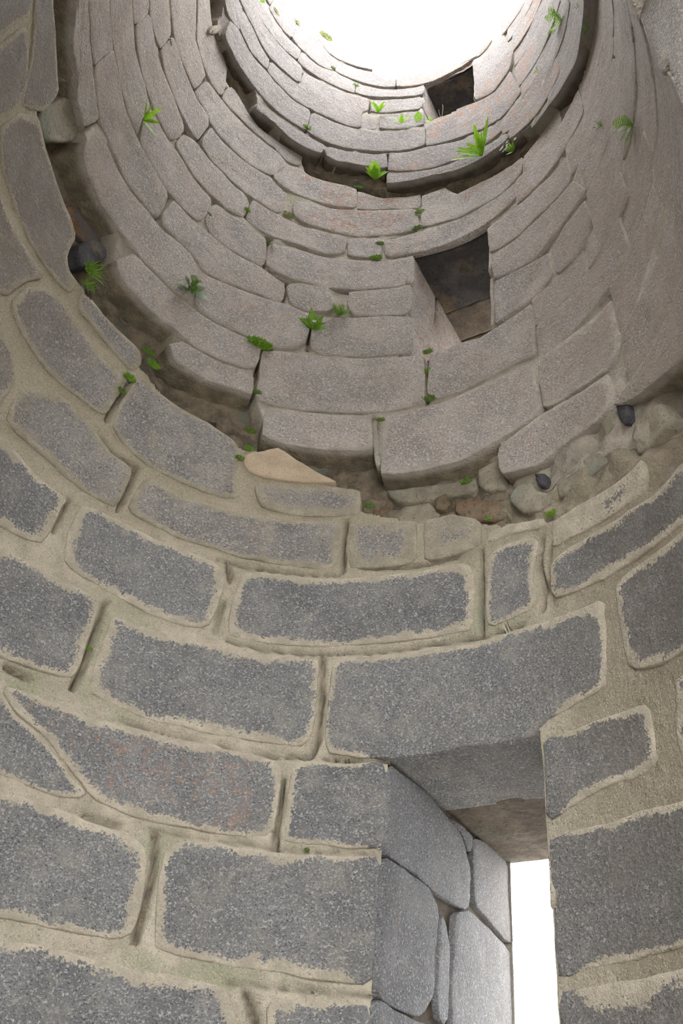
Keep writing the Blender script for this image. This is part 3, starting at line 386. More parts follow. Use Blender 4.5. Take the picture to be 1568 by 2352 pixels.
JAMBS = [
 (0,[(1192,1323),(1303,1328),(1477,1344),(1546,1326),(1633,1314),(1734,1299),(1780,1247),(1819,1199),(1824,1081),(1790,1051),(1688,1042),(1575,1032),(1433,1045),(1274,1035),(1207,1036),(1196,1177)]),
 (0,[(1218,1018),(1346,1029),(1511,1032),(1558,1008),(1593,977),(1587,875),(1592,761),(1573,718),(1534,673),(1495,644),(1403,636),(1313,631),(1250,643),(1226,656),(1217,787),(1215,911)]),
 (0,[(1599,974),(1631,976),(1669,907),(1687,799),(1679,669),(1632,658),(1599,725),(1603,867)]),
 (0,[(1832,1325),(1927,1355),(2131,1356),(2185,1307),(2185,1166),(2194,1061),(2146,1054),(1971,1081),(1860,1093),(1848,1209)]),
 (0,[(1714,1016),(1808,1054),(1934,1051),(2145,1033),(2201,1014),(2214,928),(2217,797),(2230,653),(1725,551),(1700,802),(1707,925)]),
 (0,[(1231,628),(1327,624),(1486,629),(1621,646),(1698,659),(1707,547),(1235,452)]),
 (0,[(1646,1323),(1746,1340),(1851,1332),(1824,1264),(1793,1277),(1755,1312)]),
]
PLANTS = [
 ('fern', -35.8, 3482, 1, 130, 13, 'dark green fern hanging from the long bed joint of the left wall'),
 ('rosette', -2.7, 3589, 1, 129, 8, 'pale leafy weed rooted in the joint left of the middle window'),
 ('fern_tuft', 3.6, 3753, 1, 127, 14, 'green fern tuft on the ledge above the pale leafy weed'),
 ('leafy', -69.1, 4049, 1, 147, 6, 'bright strap-leaved plant alone on the upper left wall'),
 ('leafy', 46.6, 4879, 1, 230, 11, 'largest bright green lobed plant, on the dark groove below the top window'),
 ('flower', 58.7, 4645, 1, 123, 9, 'small plant with white flowers beside the largest green plant'),
 ('leafy', 7.1, 4977, 1, 138, 8, 'bright green leafy plant at the groove left of the largest plant'),
 ('leafy', 3.7, 5796, 2, 116, 4, 'small light green seedling left of the top window'),
 ('leafy', 13.9, 5651, 2, 113, 3, 'low pair of green leaves in the joint below the top window jamb'),
 ('leaf', 20.7, 5670, 2, 96, 1, 'single round green leaf at the corner of the top window'),
 ('leafy', 25.8, 5604, 2, 56, 3, 'tiny yellow-green seedling on the sill of the top window'),
 ('fern', 101.1, 3402, 1, 106, 9, 'bright green fern strip at the far right wall'),
 ('fern_tuft', 89.8, 3895, 1, 65, 5, 'thin green sprig left of the far right fern strip'),
 ('fern', 90.6, 5087, 2, 138, 7, 'tall green fern on the upper right wall above the groove'),
 ('fern_tuft', 104.3, 4273, 2, 66, 8, 'dark green creeping plant inside the right end of the upper groove'),
 ('fern_tuft', 93.1, 4544, 1, 80, 6, 'green sprig hanging below the creeping plant in the right groove'),
 ('fern_tuft', 102.4, 4663, 2, 37, 4, 'tiny yellow-green tuft at the top right edge of the picture'),
 ('fern_tuft', 73.3, 5155, 2, 49, 4, 'tiny green sprig on the right wall beside the top window'),
 ('moss', 23.0, 4689, 1, 61, 9, 'moss tuft in the upright joint above the middle window'),
 ('moss', 22.6, 4521, 1, 64, 9, 'moss strip under the upright joint above the middle window'),
 ('moss', 11.6, 4409, 1, 54, 7, 'thin moss streak left of the middle window head'),
 ('moss', 11.2, 4274, 1, 68, 10, 'flat bright moss cushion left of the middle window head'),
 ('fern_tuft', -20.2, 4148, 1, 62, 6, 'little bright fern in the dark joint of the middle left wall'),
 ('moss', -39.5, 4079, 1, 32, 6, 'small moss spot at the rounded stone end on the left'),
 ('moss', -29.9, 4335, 1, 48, 7, 'moss in the upright joint right of the rounded stone end'),
 ('moss', -17.9, 4497, 1, 70, 9, 'yellowish moss patch in a mortared joint below the groove'),
 ('moss', 1.7, 4991, 1, 58, 7, 'dark moss tuft just left of the leafy groove plant'),
 ('moss', -21.6, 5358, 2, 60, 8, 'moss filling the upright joint over the upper groove'),
 ('leaf', -59.9, 6071, 2, 73, 2, 'green leaf at the top edge of the wall left of the sky'),
 ('moss', -51.8, 6244, 2, 58, 7, 'pale moss in the joint near the top left rim'),
 ('moss', -41.5, 6432, 2, 60, 7, 'yellow-green moss close under the rim on the left'),
 ('moss', -27.2, 6599, 2, 124, 14, 'pale grassy moss growing on the tower rim'),
 ('moss', -19.4, 6246, 2, 42, 6, 'tiny moss spot below the rim in an upright joint'),
 ('moss', -7.9, 6143, 2, 48, 6, 'small moss spot at a joint left of the top window'),
 ('fern_tuft', 7.3, 6417, 2, 56, 5, 'tiny seedling just below the centre of the rim'),
 ('moss', -38.7, 2968, 1, 65, 12, 'dark moss cushion at the left wall where the broken groove steps down'),
 ('moss', -36.4, 2921, 1, 69, 12, 'brownish moss hanging under the dark moss cushion'),
 ('moss', -39.9, 2771, 0, 63, 12, 'bright moss at the top of the open joint on the lower left'),
 ('moss', -40.2, 2683, 0, 44, 8, 'moss sprinkled down the open joint on the lower left'),
 ('grass', -58.9, 3065, 1, 89, 16, 'dark grassy tuft beside the black rubble stone in the left groove'),
 ('grass', -57.6, 2993, 1, 62, 12, 'bright grassy moss under the black rubble stone'),
 ('moss', -11.8, 2650, 0, 46, 8, 'green moss at the end of the broken groove, lower centre'),
 ('moss', -10.3, 2720, 0, 46, 8, 'moss on the step at the left tip of the tan stone'),
 ('moss', -11.1, 2821, 1, 55, 9, 'dark moss inside the hollow beside the tan stone'),
 ('moss', 28.3, 3414, 1, 55, 9, 'moss at the top of the upright joint below the middle window'),
 ('moss', 28.5, 3280, 1, 37, 6, 'thin moss halfway down the joint below the middle window'),
 ('moss', 29.1, 3078, 1, 64, 11, 'moss clump at the foot of the joint below the middle window'),
 ('moss', 18.0, 2988, 1, 40, 7, 'dark moss at the top of the rubble-filled joint'),
 ('moss', -14.7, 3386, 1, 128, 18, 'long moss streak along the bed joint over the broad centre stone'),
 ('moss', -12.1, 3071, 1, 45, 7, 'dark moss low in the open joint left of the broad centre stone'),
 ('moss', 43.1, 2276, 0, 30, 6, 'bright moss spot under the rubble of the lower groove'),
 ('moss', 56.3, 2158, 0, 47, 10, 'bright moss sliver at the right end of the lower rubble'),
 ('moss', 38.4, 2507, 1, 57, 9, 'olive moss between two rubble stones of the lower groove'),
 ('moss', 17.6, 2472, 0, 48, 8, 'olive moss where the rubble meets the lower wall'),
 ('moss', -27.0, 1562, 0, 24, 6, 'green moss spot in the open upright joint at the far lower left'),
 ('moss', -76.3, 4675, 1, 41, 6, 'moss in a slanting joint near the upper left'),
 ('stem', -7.8, 5074, 1, 91, 6, 'dry pale weed wisps in the upper groove'),
 ('stem', 29.6, 5632, 2, 123, 2, 'thin dry pale stem standing in the top window'),
 ('stem', 9.4, 5099, 1, 97, 7, 'grey dry stalks right of the leafy groove plant'),
 ('moss', 14.2, 1038, 0, 20, 5, 'tiny dark moss spot in the bed joint left of the lower window'),
]
CRACKS = [
 (7,60,[(-27.0,1755),(-27.0,1689),(-26.9,1599),(-26.7,1495),(-27.1,1407)]),
 (7,50,[(-8.4,1020),(-7.5,921),(-7.3,844),(-7.3,768),(-7.3,707)]),
 (6,60,[(8.9,1262),(9.1,1173),(9.1,1100),(9.4,1038)]),
 (8,30,[(12.3,1739),(13.2,1578),(13.5,1411),(12.7,1354),(9.0,1348)]),
 (6,40,[(41.3,2138),(41.2,2002),(41.0,1869),(41.0,1769)]),
 (8,25,[(53.6,2088),(52.5,1982),(53.2,1864),(52.4,1781)]),
 (6,60,[(13.2,2396),(13.2,2269),(13.9,2133)]),
 (6,70,[(-39.5,2756),(-39.5,2676),(-40.2,2583),(-40.2,2505)]),
 (10,70,[(-39.5,2403),(-36.3,2369),(-32.5,2376),(-31.0,2375)]),
 (6,60,[(-31.1,2362),(-30.8,2247),(-31.2,2146)]),
 (6,40,[(-40.2,2068),(-40.2,1981),(-40.1,1921)]),
 (8,50,[(-8.1,2087),(-7.1,2030)]),
 (8,20,[(-7.2,1926),(-7.4,1787)]),
 (4,25,[(-10.5,2108),(-5.3,2112),(4.9,2114),(13.4,2116)]),
 (5,25,[(-5.1,1764),(2.8,1752),(10.7,1755),(20.8,1764),(31.1,1774),(40.0,1762),(49.0,1754)]),
 (6,12,[(-9.3,1029),(-4.5,1035),(4.6,1044),(10.0,1032),(17.9,1038),(24.5,1036)]),
 (4,20,[(-18.9,1355),(-14.0,1359),(-3.9,1360),(7.6,1341)]),
 (5,30,[(15.1,1349),(19.0,1343),(25.4,1340)]),
 (6,14,[(5.8,638),(11.7,640),(18.8,641),(25.4,637)]),
 (10,30,[(8.4,621),(10.5,540)]),
 (10,30,[(-37.7,1383),(-34.0,1382)]),
 (8,25,[(-19.1,1022),(-13.8,1021)]),
 (4,25,[(-2.8,2121),(4.9,2120)]),
 (6,30,[(17.5,2158),(28.7,2136),(36.6,2144)]),
 (5,20,[(55.5,2047),(54.2,1890),(54.3,1781)]),
 (10,90,[(-13.8,3362),(-13.4,3244),(-13.4,3151),(-12.9,3040)]),
 (6,60,[(-21.0,4198),(-20.3,4073),(-19.9,3963)]),
 (7,60,[(-3.8,3695),(-3.3,3575),(-2.8,3459)]),
 (7,60,[(-12.9,3943),(-12.4,3841),(-12.1,3762)]),
 (5,60,[(28.2,3402),(28.4,3220),(28.8,3054)]),
 (8,50,[(0.7,3980),(2.8,3974),(4.7,3972)]),
 (6,50,[(-18.7,3419),(-14.5,3408),(-11.6,3401)]),
 (6,40,[(-38.8,3391),(-33.6,3387),(-24.4,3394)]),
 (8,60,[(-21.9,4210),(-20.6,4221)]),
 (6,50,[(-18.1,3972),(-13.1,3929)]),
 (6,60,[(16.2,3017),(17.2,2888),(18.4,2699)]),
 (5,50,[(-40.1,4191),(-37.3,4183)]),
 (5,60,[(-32.1,4460),(-30.1,4426),(-29.3,4272)]),
 (6,50,[(-51.3,3945),(-51.1,3811),(-51.0,3727)]),
 (6,60,[(-51.8,4476),(-51.2,4585),(-51.2,4691)]),
 (6,60,[(-57.5,4329),(-56.5,4411)]),
 (6,60,[(-61.2,4737),(-59.8,4955)]),
 (6,60,[(-52.4,5005),(-52.2,5128)]),
 (6,60,[(-88.8,3730),(-88.2,3858),(-87.6,3975)]),
 (7,60,[(-79.0,3542),(-78.2,3632),(-78.0,3700)]),
 (5,50,[(-87.9,4266),(-87.2,4468)]),
 (5,50,[(-77.2,4529),(-77.1,4732)]),
 (6,60,[(-22.0,5571),(-21.6,5320)]),
 (5,60,[(-30.3,5954),(-30.2,5783)]),
 (5,50,[(-44.5,5736),(-44.1,5595)]),
 (5,50,[(-34.8,6161),(-34.4,6022)]),
 (5,50,[(-0.7,5996),(-0.0,5828)]),
 (5,50,[(8.2,6390),(8.6,6217)]),
 (5,50,[(23.9,5576),(24.2,5352)]),
 (6,60,[(10.1,5296),(10.8,5097)]),
]
G1L = [(-180.0,3900),(-140.0,3575),(-108.8,3316),(-95.5,3377),(-89.8,3188),(-73.0,3187),(-64.2,3011),(-52.1,3002),(-38.6,2905),(-26.9,2798),(-12.5,2750),(-4.0,2763),(10.6,2602),(16.7,2478),(31.9,2369),(42.0,2294),(54.9,2174),(59.5,2136),(72.9,2030),(78.7,1957),(86.3,1921),(118.0,1820),(124.0,1794),(180.0,1768)]
G1U = [(-180.0,3926),(-140.0,3835),(-104.2,3603),(-96.7,3531),(-86.7,3519),(-71.5,3432),(-58.5,3411),(-55.2,3245),(-48.0,3215),(-36.1,3199),(-32.4,3028),(-24.0,3023),(-13.3,3045),(-8.2,2827),(-4.0,2811),(0.4,2800),(8.4,2810),(16.3,2808),(19.5,2658),(27.6,2647),(36.4,2648),(45.4,2649),(46.2,2483),(54.0,2435),(61.5,2452),(72.2,2431),(76.8,2347),(84.3,2308),(92.9,2199),(118.0,1950),(124.0,1807),(180.0,1781)]
G2L = [(-180.0,5980),(-120.0,5655),(-67.7,5342),(-53.4,5211),(-44.8,5168),(-36.9,5116),(-28.0,5140),(-19.7,5140),(-15.6,4971),(-8.3,4983),(-1.9,4991),(10.7,4886),(24.8,4876),(32.1,4859),(36.2,4751),(43.6,4751),(61.4,4634),(66.4,4681),(79.8,4658),(91.0,4486),(106.4,4497),(150.0,4095),(180.0,3900)]
G2U = [(-180.0,6006),(-120.0,5785),(-71.3,5438),(-65.2,5295),(-58.6,5304),(-52.9,5301),(-46.3,5299),(-41.4,5167),(-38.1,5161),(-27.4,5153),(-13.5,5160),(-3.5,5154),(10.5,5133),(11.8,4956),(23.0,4959),(33.5,4941),(45.0,4883),(57.0,4849),(63.8,4719),(71.5,4662),(83.5,4666),(90.5,4506),(108.0,4430),(150.0,4160),(180.0,3926)]

# ------------------------------------------------------------------ helpers
def radius(z, sec): return RAD[sec] - TAPER*z
def pt(az, z, r): return (r*math.sin(az), r*math.cos(az), z + ZO)
def link(name, me, mat=None, parent=None, kind=None, label=None, cat=None, group=None):
    o = bpy.data.objects.new(name, me); COL.objects.link(o)
    if mat is not None and me is not None: me.materials.append(mat)
    if parent is not None: o.parent = parent
    if kind: o['kind'] = kind
    if label: o['label'] = label
    if cat: o['category'] = cat
    if group: o['group'] = group
    return o
def mesh(name, verts, faces, smooth=True, attrs=None):
    me = bpy.data.meshes.new(name); me.from_pydata([tuple(v) for v in verts], [], faces)
    if smooth: me.polygons.foreach_set('use_smooth', [True]*len(me.polygons))
    for k, v in (attrs or {}).items():
        at = me.attributes.new(k, 'FLOAT', 'POINT'); at.data.foreach_set('value', np.asarray(v, dtype=np.float32))
    me.update(); return me
def nz(x, y, z): return noise.noise(Vector((x, y, z)))

# ------------------------------------------------------------------ materials
class NT:
    def __init__(s, name):
        s.m = bpy.data.materials.new(name); s.m.use_nodes = True; s.t = s.m.node_tree
        s.b = s.t.nodes['Principled BSDF']; s.co = s.t.nodes.new('ShaderNodeTexCoord')
    def n(s, ty, **k):
        q = s.t.nodes.new(ty)
        for a, v in k.items(): setattr(q, a, v)
        return q
    def l(s, a, b): s.t.links.new(a, b)
    def mapping(s, scale, rot=(0, 0, 0)):
        m = s.n('ShaderNodeMapping'); s.l(s.co.outputs['Object'], m.inputs[0]); m.inputs['Scale'].default_value = scale; m.inputs['Rotation'].default_value = rot
        return m.outputs[0]
    def noise(s, scale, detail=3, rough=.55, vec=None):
        q = s.n('ShaderNodeTexNoise'); q.inputs['Scale'].default_value = scale; q.inputs['Detail'].default_value = detail; q.inputs['Roughness'].default_value = rough
        s.l(vec or s.co.outputs['Object'], q.inputs['Vector']); return q.outputs[0]
    def ramp(s, x, a, b, lo=0., hi=1.):
        q = s.n('ShaderNodeMapRange'); q.interpolation_type = 'SMOOTHSTEP'; s.l(x, q.inputs[0])
        for i, v in enumerate((a, b, lo, hi)): q.inputs[i+1].default_value = v
        return q.outputs[0]
    def math(s, op, a, b):
        q = s.n('ShaderNodeMath', operation=op)
        for i, v in enumerate((a, b)):
            if isinstance(v, (int, float)): q.inputs[i].default_value = v
            else: s.l(v, q.inputs[i])
        return q.outputs[0]
    def mix(s, f, a, b, mode='MIX'):
        q = s.n('ShaderNodeMix', data_type='RGBA', blend_type=mode)
        if isinstance(f, (int, float)): q.inputs[0].default_value = f
        else: s.l(f, q.inputs[0])
        for i, v in ((6, a), (7, b)):
            if isinstance(v, tuple): q.inputs[i].default_value = v + (1,)
            else: s.l(v, q.inputs[i])
        return q.outputs[2]
    def attr(s, name, ty='GEOMETRY'):
        q = s.n('ShaderNodeAttribute', attribute_type=ty, attribute_name=name); return q.outputs['Fac']
    def finish(s, col, bump, strength=.5, dist=.01, rough=.9):
        if isinstance(col, tuple): s.b.inputs['Base Color'].default_value = col + (1,)
        else: s.l(col, s.b.inputs['Base Color'])
        s.b.inputs['Roughness'].default_value = rough; s.b.inputs['Specular IOR Level'].default_value = .25
        if bump is not None:
            q = s.n('ShaderNodeBump'); q.inputs['Strength'].default_value = strength; q.inputs['Distance'].default_value = dist
            s.l(bump, q.inputs['Height']); s.l(q.outputs[0], s.b.inputs['Normal'])
        return s.m

MORTAR = (.56, .50, .395)
def granite(name, dark, mid, fleck, fl=(.52, .62), lich=.5, mottle=.5, fleck_scale=62, bump=.55, smear=MORTAR, soil=(.16, .135, .10), aniso=1.25, film_c=None, side_brown=.6, dots=.0, rust=.1):
    t = NT(name)
    v = t.mapping((1, 1, aniso), (.25, .15, 0))
    big = t.noise(5, 4, .6); med = t.noise(22, 4, .6)
    f1 = t.noise(fleck_scale, 3, .65, v); f2 = t.noise(fleck_scale*1.7, 2, .6, v)
    base = t.mix(t.ramp(big, .35, .65), dark, mid)
    rnd = t.n('ShaderNodeObjectInfo').outputs['Random']
    base = t.mix(t.ramp(rnd, 0, 1, 0, .5), base, mid)
    base = t.mix(t.math('MULTIPLY', t.ramp(f2, .33, .47, 1, 0), .8), base, tuple(c*.24 for c in dark))
    base = t.mix(t.math('MULTIPLY', t.ramp(f1, fl[0], fl[1]), t.ramp(med, .25, .6, .45, 1)), base, fleck)
    if dots:
        vo = t.n('ShaderNodeTexVoronoi'); vo.inputs['Scale'].default_value = 95; t.l(v, vo.inputs['Vector'])
        dm = t.math('MULTIPLY', t.ramp(vo.outputs['Distance'], .22, .40, 1, 0), t.ramp(t.noise(45, 2), .40, .58))
        base = t.mix(t.math('MULTIPLY', dm, dots), base, fleck)
    # warm weathering film in clouds
    fc = film_c or tuple(a*b for a, b in zip(fleck, (.92, .82, .68)))
    film = t.noise(9, 6, .72)
    base = t.mix(t.math('MULTIPLY', t.ramp(film, .47, .68), mottle), base, fc)
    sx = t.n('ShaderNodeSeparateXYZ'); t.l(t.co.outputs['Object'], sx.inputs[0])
    base = t.mix(t.math('MULTIPLY', t.math('MULTIPLY', t.ramp(t.math('ABSOLUTE', sx.outputs[0], 0.), .80, 1.2), t.ramp(t.noise(6, 5, .65), .3, .6, .4, 1)), side_brown), base, tuple(.62*a*b for a, b in zip(mid, (1.08, .95, .80))))  # browner and darker towards both sides of the tower
    base = t.mix(t.math('MULTIPLY', t.math('MULTIPLY', t.ramp(t.noise(75, 4, .7), .52, .64), t.ramp(t.noise(5.5, 3), .40, .62, .25, 1)), rust), base, tuple(.85*a*b for a, b in zip(mid, (1.05, .70, .50))))
    # rust coloured lichen
    li = t.math('MULTIPLY', t.ramp(t.noise(2.6, 2), .44, .58), t.ramp(t.noise(30, 6, .75), .51, .60))
    base = t.mix(t.math('MINIMUM', t.math('MULTIPLY', t.math('MULTIPLY', li, t.attr('lichen')), lich), .65), base, (.38, .20, .115))
    # mortar smeared over the arrises, breaking up into specks
    e = t.attr('edge')
    wob = t.math('ADD', t.math('ADD', t.math('MULTIPLY', t.math('SUBTRACT', t.noise(14, 5, .7), .5), 3.2), t.math('MULTIPLY', t.math('SUBTRACT', t.noise(4.5, 2), .5), 2.0)), t.math('MULTIPLY', t.math('SUBTRACT', t.noise(105, 3, .7), .5), 2.3))
    sm = t.ramp(t.math('ADD', e, wob), .70, .92, 1, 0)
    mcol = t.mix(t.ramp(t.noise(14, 5, .65), .35, .7), tuple(c*.70 for c in smear), smear)
    mcol = t.mix(t.ramp(t.noise(130, 3, .7), .32, .46, .55, 0), mcol, tuple(c*.45 for c in smear))
    base = t.mix(sm, base, mcol)
    # soil stained undersides and flanks
    base = t.mix(t.ramp(e, -.20, -.03, 1, 0), base, t.mix(t.ramp(t.noise(11, 5, .65), .35, .68), tuple(c*.5 for c in soil), soil))
    h = t.math('ADD', t.math('MULTIPLY', f1, .9), t.math('MULTIPLY', t.noise(24, 3), .9))
    return t.finish(base, h, bump, .013)
def plain(name, c0, c1, scale=8, c2=None, bump=.6, fine=90):
    t = NT(name)
    col = t.mix(t.ramp(t.noise(scale, 5, .65), .35, .68), c0, c1)
    if c2: col = t.mix(t.ramp(t.noise(scale*.45, 4, .6), .52, .68), col, c2)
    col = t.mix(t.ramp(t.noise(fine, 2), .30, .44, .55, 0), col, tuple(c*.35 for c in c0))
    h = t.math('ADD', t.math('MULTIPLY', t.noise(fine*.5, 3), .5), t.math('MULTIPLY', t.noise(14, 4), 1.2))
    return t.finish(col, h, bump, .014)

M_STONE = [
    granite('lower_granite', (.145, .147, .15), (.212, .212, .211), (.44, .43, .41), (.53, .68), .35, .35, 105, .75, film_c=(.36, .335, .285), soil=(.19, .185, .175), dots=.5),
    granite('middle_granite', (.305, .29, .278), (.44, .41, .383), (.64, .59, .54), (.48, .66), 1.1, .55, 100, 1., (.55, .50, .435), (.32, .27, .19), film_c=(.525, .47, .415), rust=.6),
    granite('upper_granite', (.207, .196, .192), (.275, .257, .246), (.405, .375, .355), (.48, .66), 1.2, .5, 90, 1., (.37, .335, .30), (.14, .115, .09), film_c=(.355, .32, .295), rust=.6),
    granite('grey_granite', (.195, .190, .186), (.29, .277, .262), (.475, .445, .41), (.50, .67), .5, .55, 100, .9, (.44, .395, .305), (.25, .21, .15), film_c=(.40, .36, .30), side_brown=.75, rust=.35)]
M_MORTAR = [None]*3
def mortar_mat(name, c0, c1, c2, aged=0.):
    t = NT(name)
    col = t.mix(t.ramp(t.noise(9, 5, .65), .35, .68), c0, c1)
    col = t.mix(t.ramp(t.noise(4, 4, .6), .50, .68), col, c2)
    if aged:                                     # older, dirtier pointing towards the groove; browner, darker to the right
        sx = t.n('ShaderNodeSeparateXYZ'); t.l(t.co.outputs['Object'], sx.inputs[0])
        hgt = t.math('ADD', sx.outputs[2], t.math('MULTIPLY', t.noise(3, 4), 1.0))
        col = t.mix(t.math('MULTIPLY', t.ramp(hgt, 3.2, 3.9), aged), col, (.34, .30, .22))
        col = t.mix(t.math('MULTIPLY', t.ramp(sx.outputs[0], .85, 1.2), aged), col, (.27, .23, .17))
    col = t.mix(t.ramp(t.noise(120, 3, .7), .30, .44, .6, 0), col, tuple(c*.4 for c in c0))
    col = t.mix(t.ramp(t.noise(240, 2), .54, .66, 0, .45), col, tuple(min(1, c*1.3) for c in c1))
    soil = t.mix(t.ramp(t.noise(13, 5, .7), .33, .66), (.12, .10, .075), (.28, .23, .165))
    soil = t.mix(t.ramp(t.noise(6, 3), .55, .70, 0, .8), soil, (.19, .19, .16))
    col = t.mix(t.attr('deep'), col, soil)
    h = t.math('ADD', t.math('MULTIPLY', t.noise(70, 4, .7), .9), t.math('MULTIPLY', t.noise(14, 4), 1.4))
    return t.finish(col, h, .8, .016)
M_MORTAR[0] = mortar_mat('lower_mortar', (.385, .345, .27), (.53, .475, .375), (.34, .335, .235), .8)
M_MORTAR[1] = mortar_mat('middle_mortar', (.37, .335, .28), (.50, .455, .39), (.31, .30, .215))
M_MORTAR[2] = mortar_mat('upper_mortar', (.24, .215, .19), (.36, .325, .29), (.23, .22, .17))
M_RUB = [plain('rubble_tan', (.22, .20, .155), (.35, .31, .24), 9, (.22, .225, .18)),
         plain('rubble_rust', (.20, .11, .06), (.30, .20, .13), 12, (.16, .15, .15)),
         plain('rubble_slate', (.045, .043, .05), (.085, .08, .085), 14, (.13, .11, .08)),
         plain('rubble_brown', (.14, .105, .07), (.24, .185, .125), 10, (.20, .10, .06))]
M_TAN = plain('tan_sandstone', (.40, .31, .22), (.50, .405, .30), 7, (.43, .35, .24), .4, 190)
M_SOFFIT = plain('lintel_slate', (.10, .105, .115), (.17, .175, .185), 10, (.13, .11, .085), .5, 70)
M_SOFFIT_DARK = plain('dark_lintel', (.030, .028, .027), (.060, .055, .052), 9, (.10, .075, .05), .5, 70)  # near-black lintel stone for the two upper windows
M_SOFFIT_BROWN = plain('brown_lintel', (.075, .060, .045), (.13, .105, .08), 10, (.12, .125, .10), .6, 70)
M_JAMB = granite('jamb_slate', (.13, .133, .14), (.19, .193, .198), (.33, .33, .335), (.50, .68), .2, .2, 110, .6)
M_RIGHT = None
def leafmat(name, c, tr):
    t = NT(name)
    col = t.mix(t.ramp(t.noise(60, 2), .35, .65), tuple(x*.75 for x in c), c)
    t.l(col, t.b.inputs['Base Color']); t.b.inputs['Roughness'].default_value = .5
    tl = t.n('ShaderNodeBsdfTranslucent'); t.l(col, tl.inputs[0])
    mx = t.n('ShaderNodeMixShader'); mx.inputs[0].default_value = tr
    out = t.t.nodes['Material Output']
    t.l(t.b.outputs[0], mx.inputs[1]); t.l(tl.outputs[0], mx.inputs[2]); t.l(mx.outputs[0], out.inputs[0])
    return t.m
M_LEAF = leafmat('bright_leaf', (.34, .62, .04), .45)
M_FERN = leafmat('fern_green', (.10, .22, .02), .3)
M_FERN2 = leafmat('light_fern_green', (.20, .38, .03), .35)
M_MOSS = leafmat('moss_green', (.13, .23, .03), .2)
M_MOSS2 = leafmat('pale_moss', (.30, .33, .12), .2)
M_STEM = leafmat('pale_stem', (.35, .34, .22), .1)
M_PETAL = leafmat('white_petal', (.8, .8, .78), .3)
M_GROUND = plain('pale_bounce_floor', (.40, .385, .36), (.52, .50, .47), 3)  # unseen floor, made pale to bounce light up the lower wall
M_BOUNCE_GROUND = plain('pale_bounce_ground', (.40, .385, .36), (.52, .50, .47), 2)  # unseen yard, made pale so it bounces light in at the door

# ------------------------------------------------------------------ grooves left by the vanished spiral stair
def gi(g, a):
    return np.interp(a, [p[0] for p in g], [p[1]/1000 for p in g])
WIN = [dict(axis=38., v0=-.197, v1=.206, z0=-.62, z1=1.035, az=(25.7, 50.6), sec=0),
       dict(axis=36., v0=-.197, v1=.131, z0=2.63, z1=3.278, az=(22.2, 46.0), sec=1),
       dict(axis=36., v0=-.184, v1=.092, z0=4.37, z1=4.775, az=(21.3, 43.6), sec=2)]
DOOR = (-.27*SCALE, .69*SCALE, -.75*SCALE, 2.3*SCALE)  # doorway head out of view, raised to let light onto the lower wall
TOP = 4.93*SCALE; BOT = -ZO

def in_opening(az, z, grow=0.):
    a = math.degrees(az)
    a = (a + 180) % 360 - 180
    for w in WIN:
        if w['az'][0]-grow < a < w['az'][1]+grow and w['z0']*SCALE-.01 < z < w['z1']*SCALE+.016: return True
    if z < DOOR[3]:
        r = radius(z, 0); x, y = r*math.sin(az), r*math.cos(az)
        if y < 0 and DOOR[0]-.04 < x < DOOR[1]+.05: return True
    return False

# mortar bed of the wall, one sheet for each of the three lifts of masonry
AZ = np.radians(np.concatenate([np.arange(-122, 148, .55), np.arange(148, 238, 2.)])); NA = len(AZ)
CR = [([(math.radians(a)*1.2, z/1000) for a, z in q], wd/1000, dp/1000) for wd, dp, q in CRACKS]
def crack_depth(S, Z):
    D = np.zeros(S.shape)
    for q, wd, dp in CR:
        q = np.array(q); lo_, hi_ = q.min(0)-.08, q.max(0)+.08
        msk = (S > lo_[0]) & (S < hi_[0]) & (Z > lo_[1]) & (Z < hi_[1])
        if not msk.any(): continue
        P = np.stack([S[msk], Z[msk]], 1); best = np.full(len(P), 9.)
        for a, b in zip(q[:-1], q[1:]):
            e = b-a; t = np.clip(((P-a)@e)/max(e@e, 1e-9), 0, 1); best = np.minimum(best, np.linalg.norm(P-(a+t[:, None]*e), axis=1))
        D[msk] = np.maximum(D[msk], dp*np.exp(-(best/wd)**2))
    return D
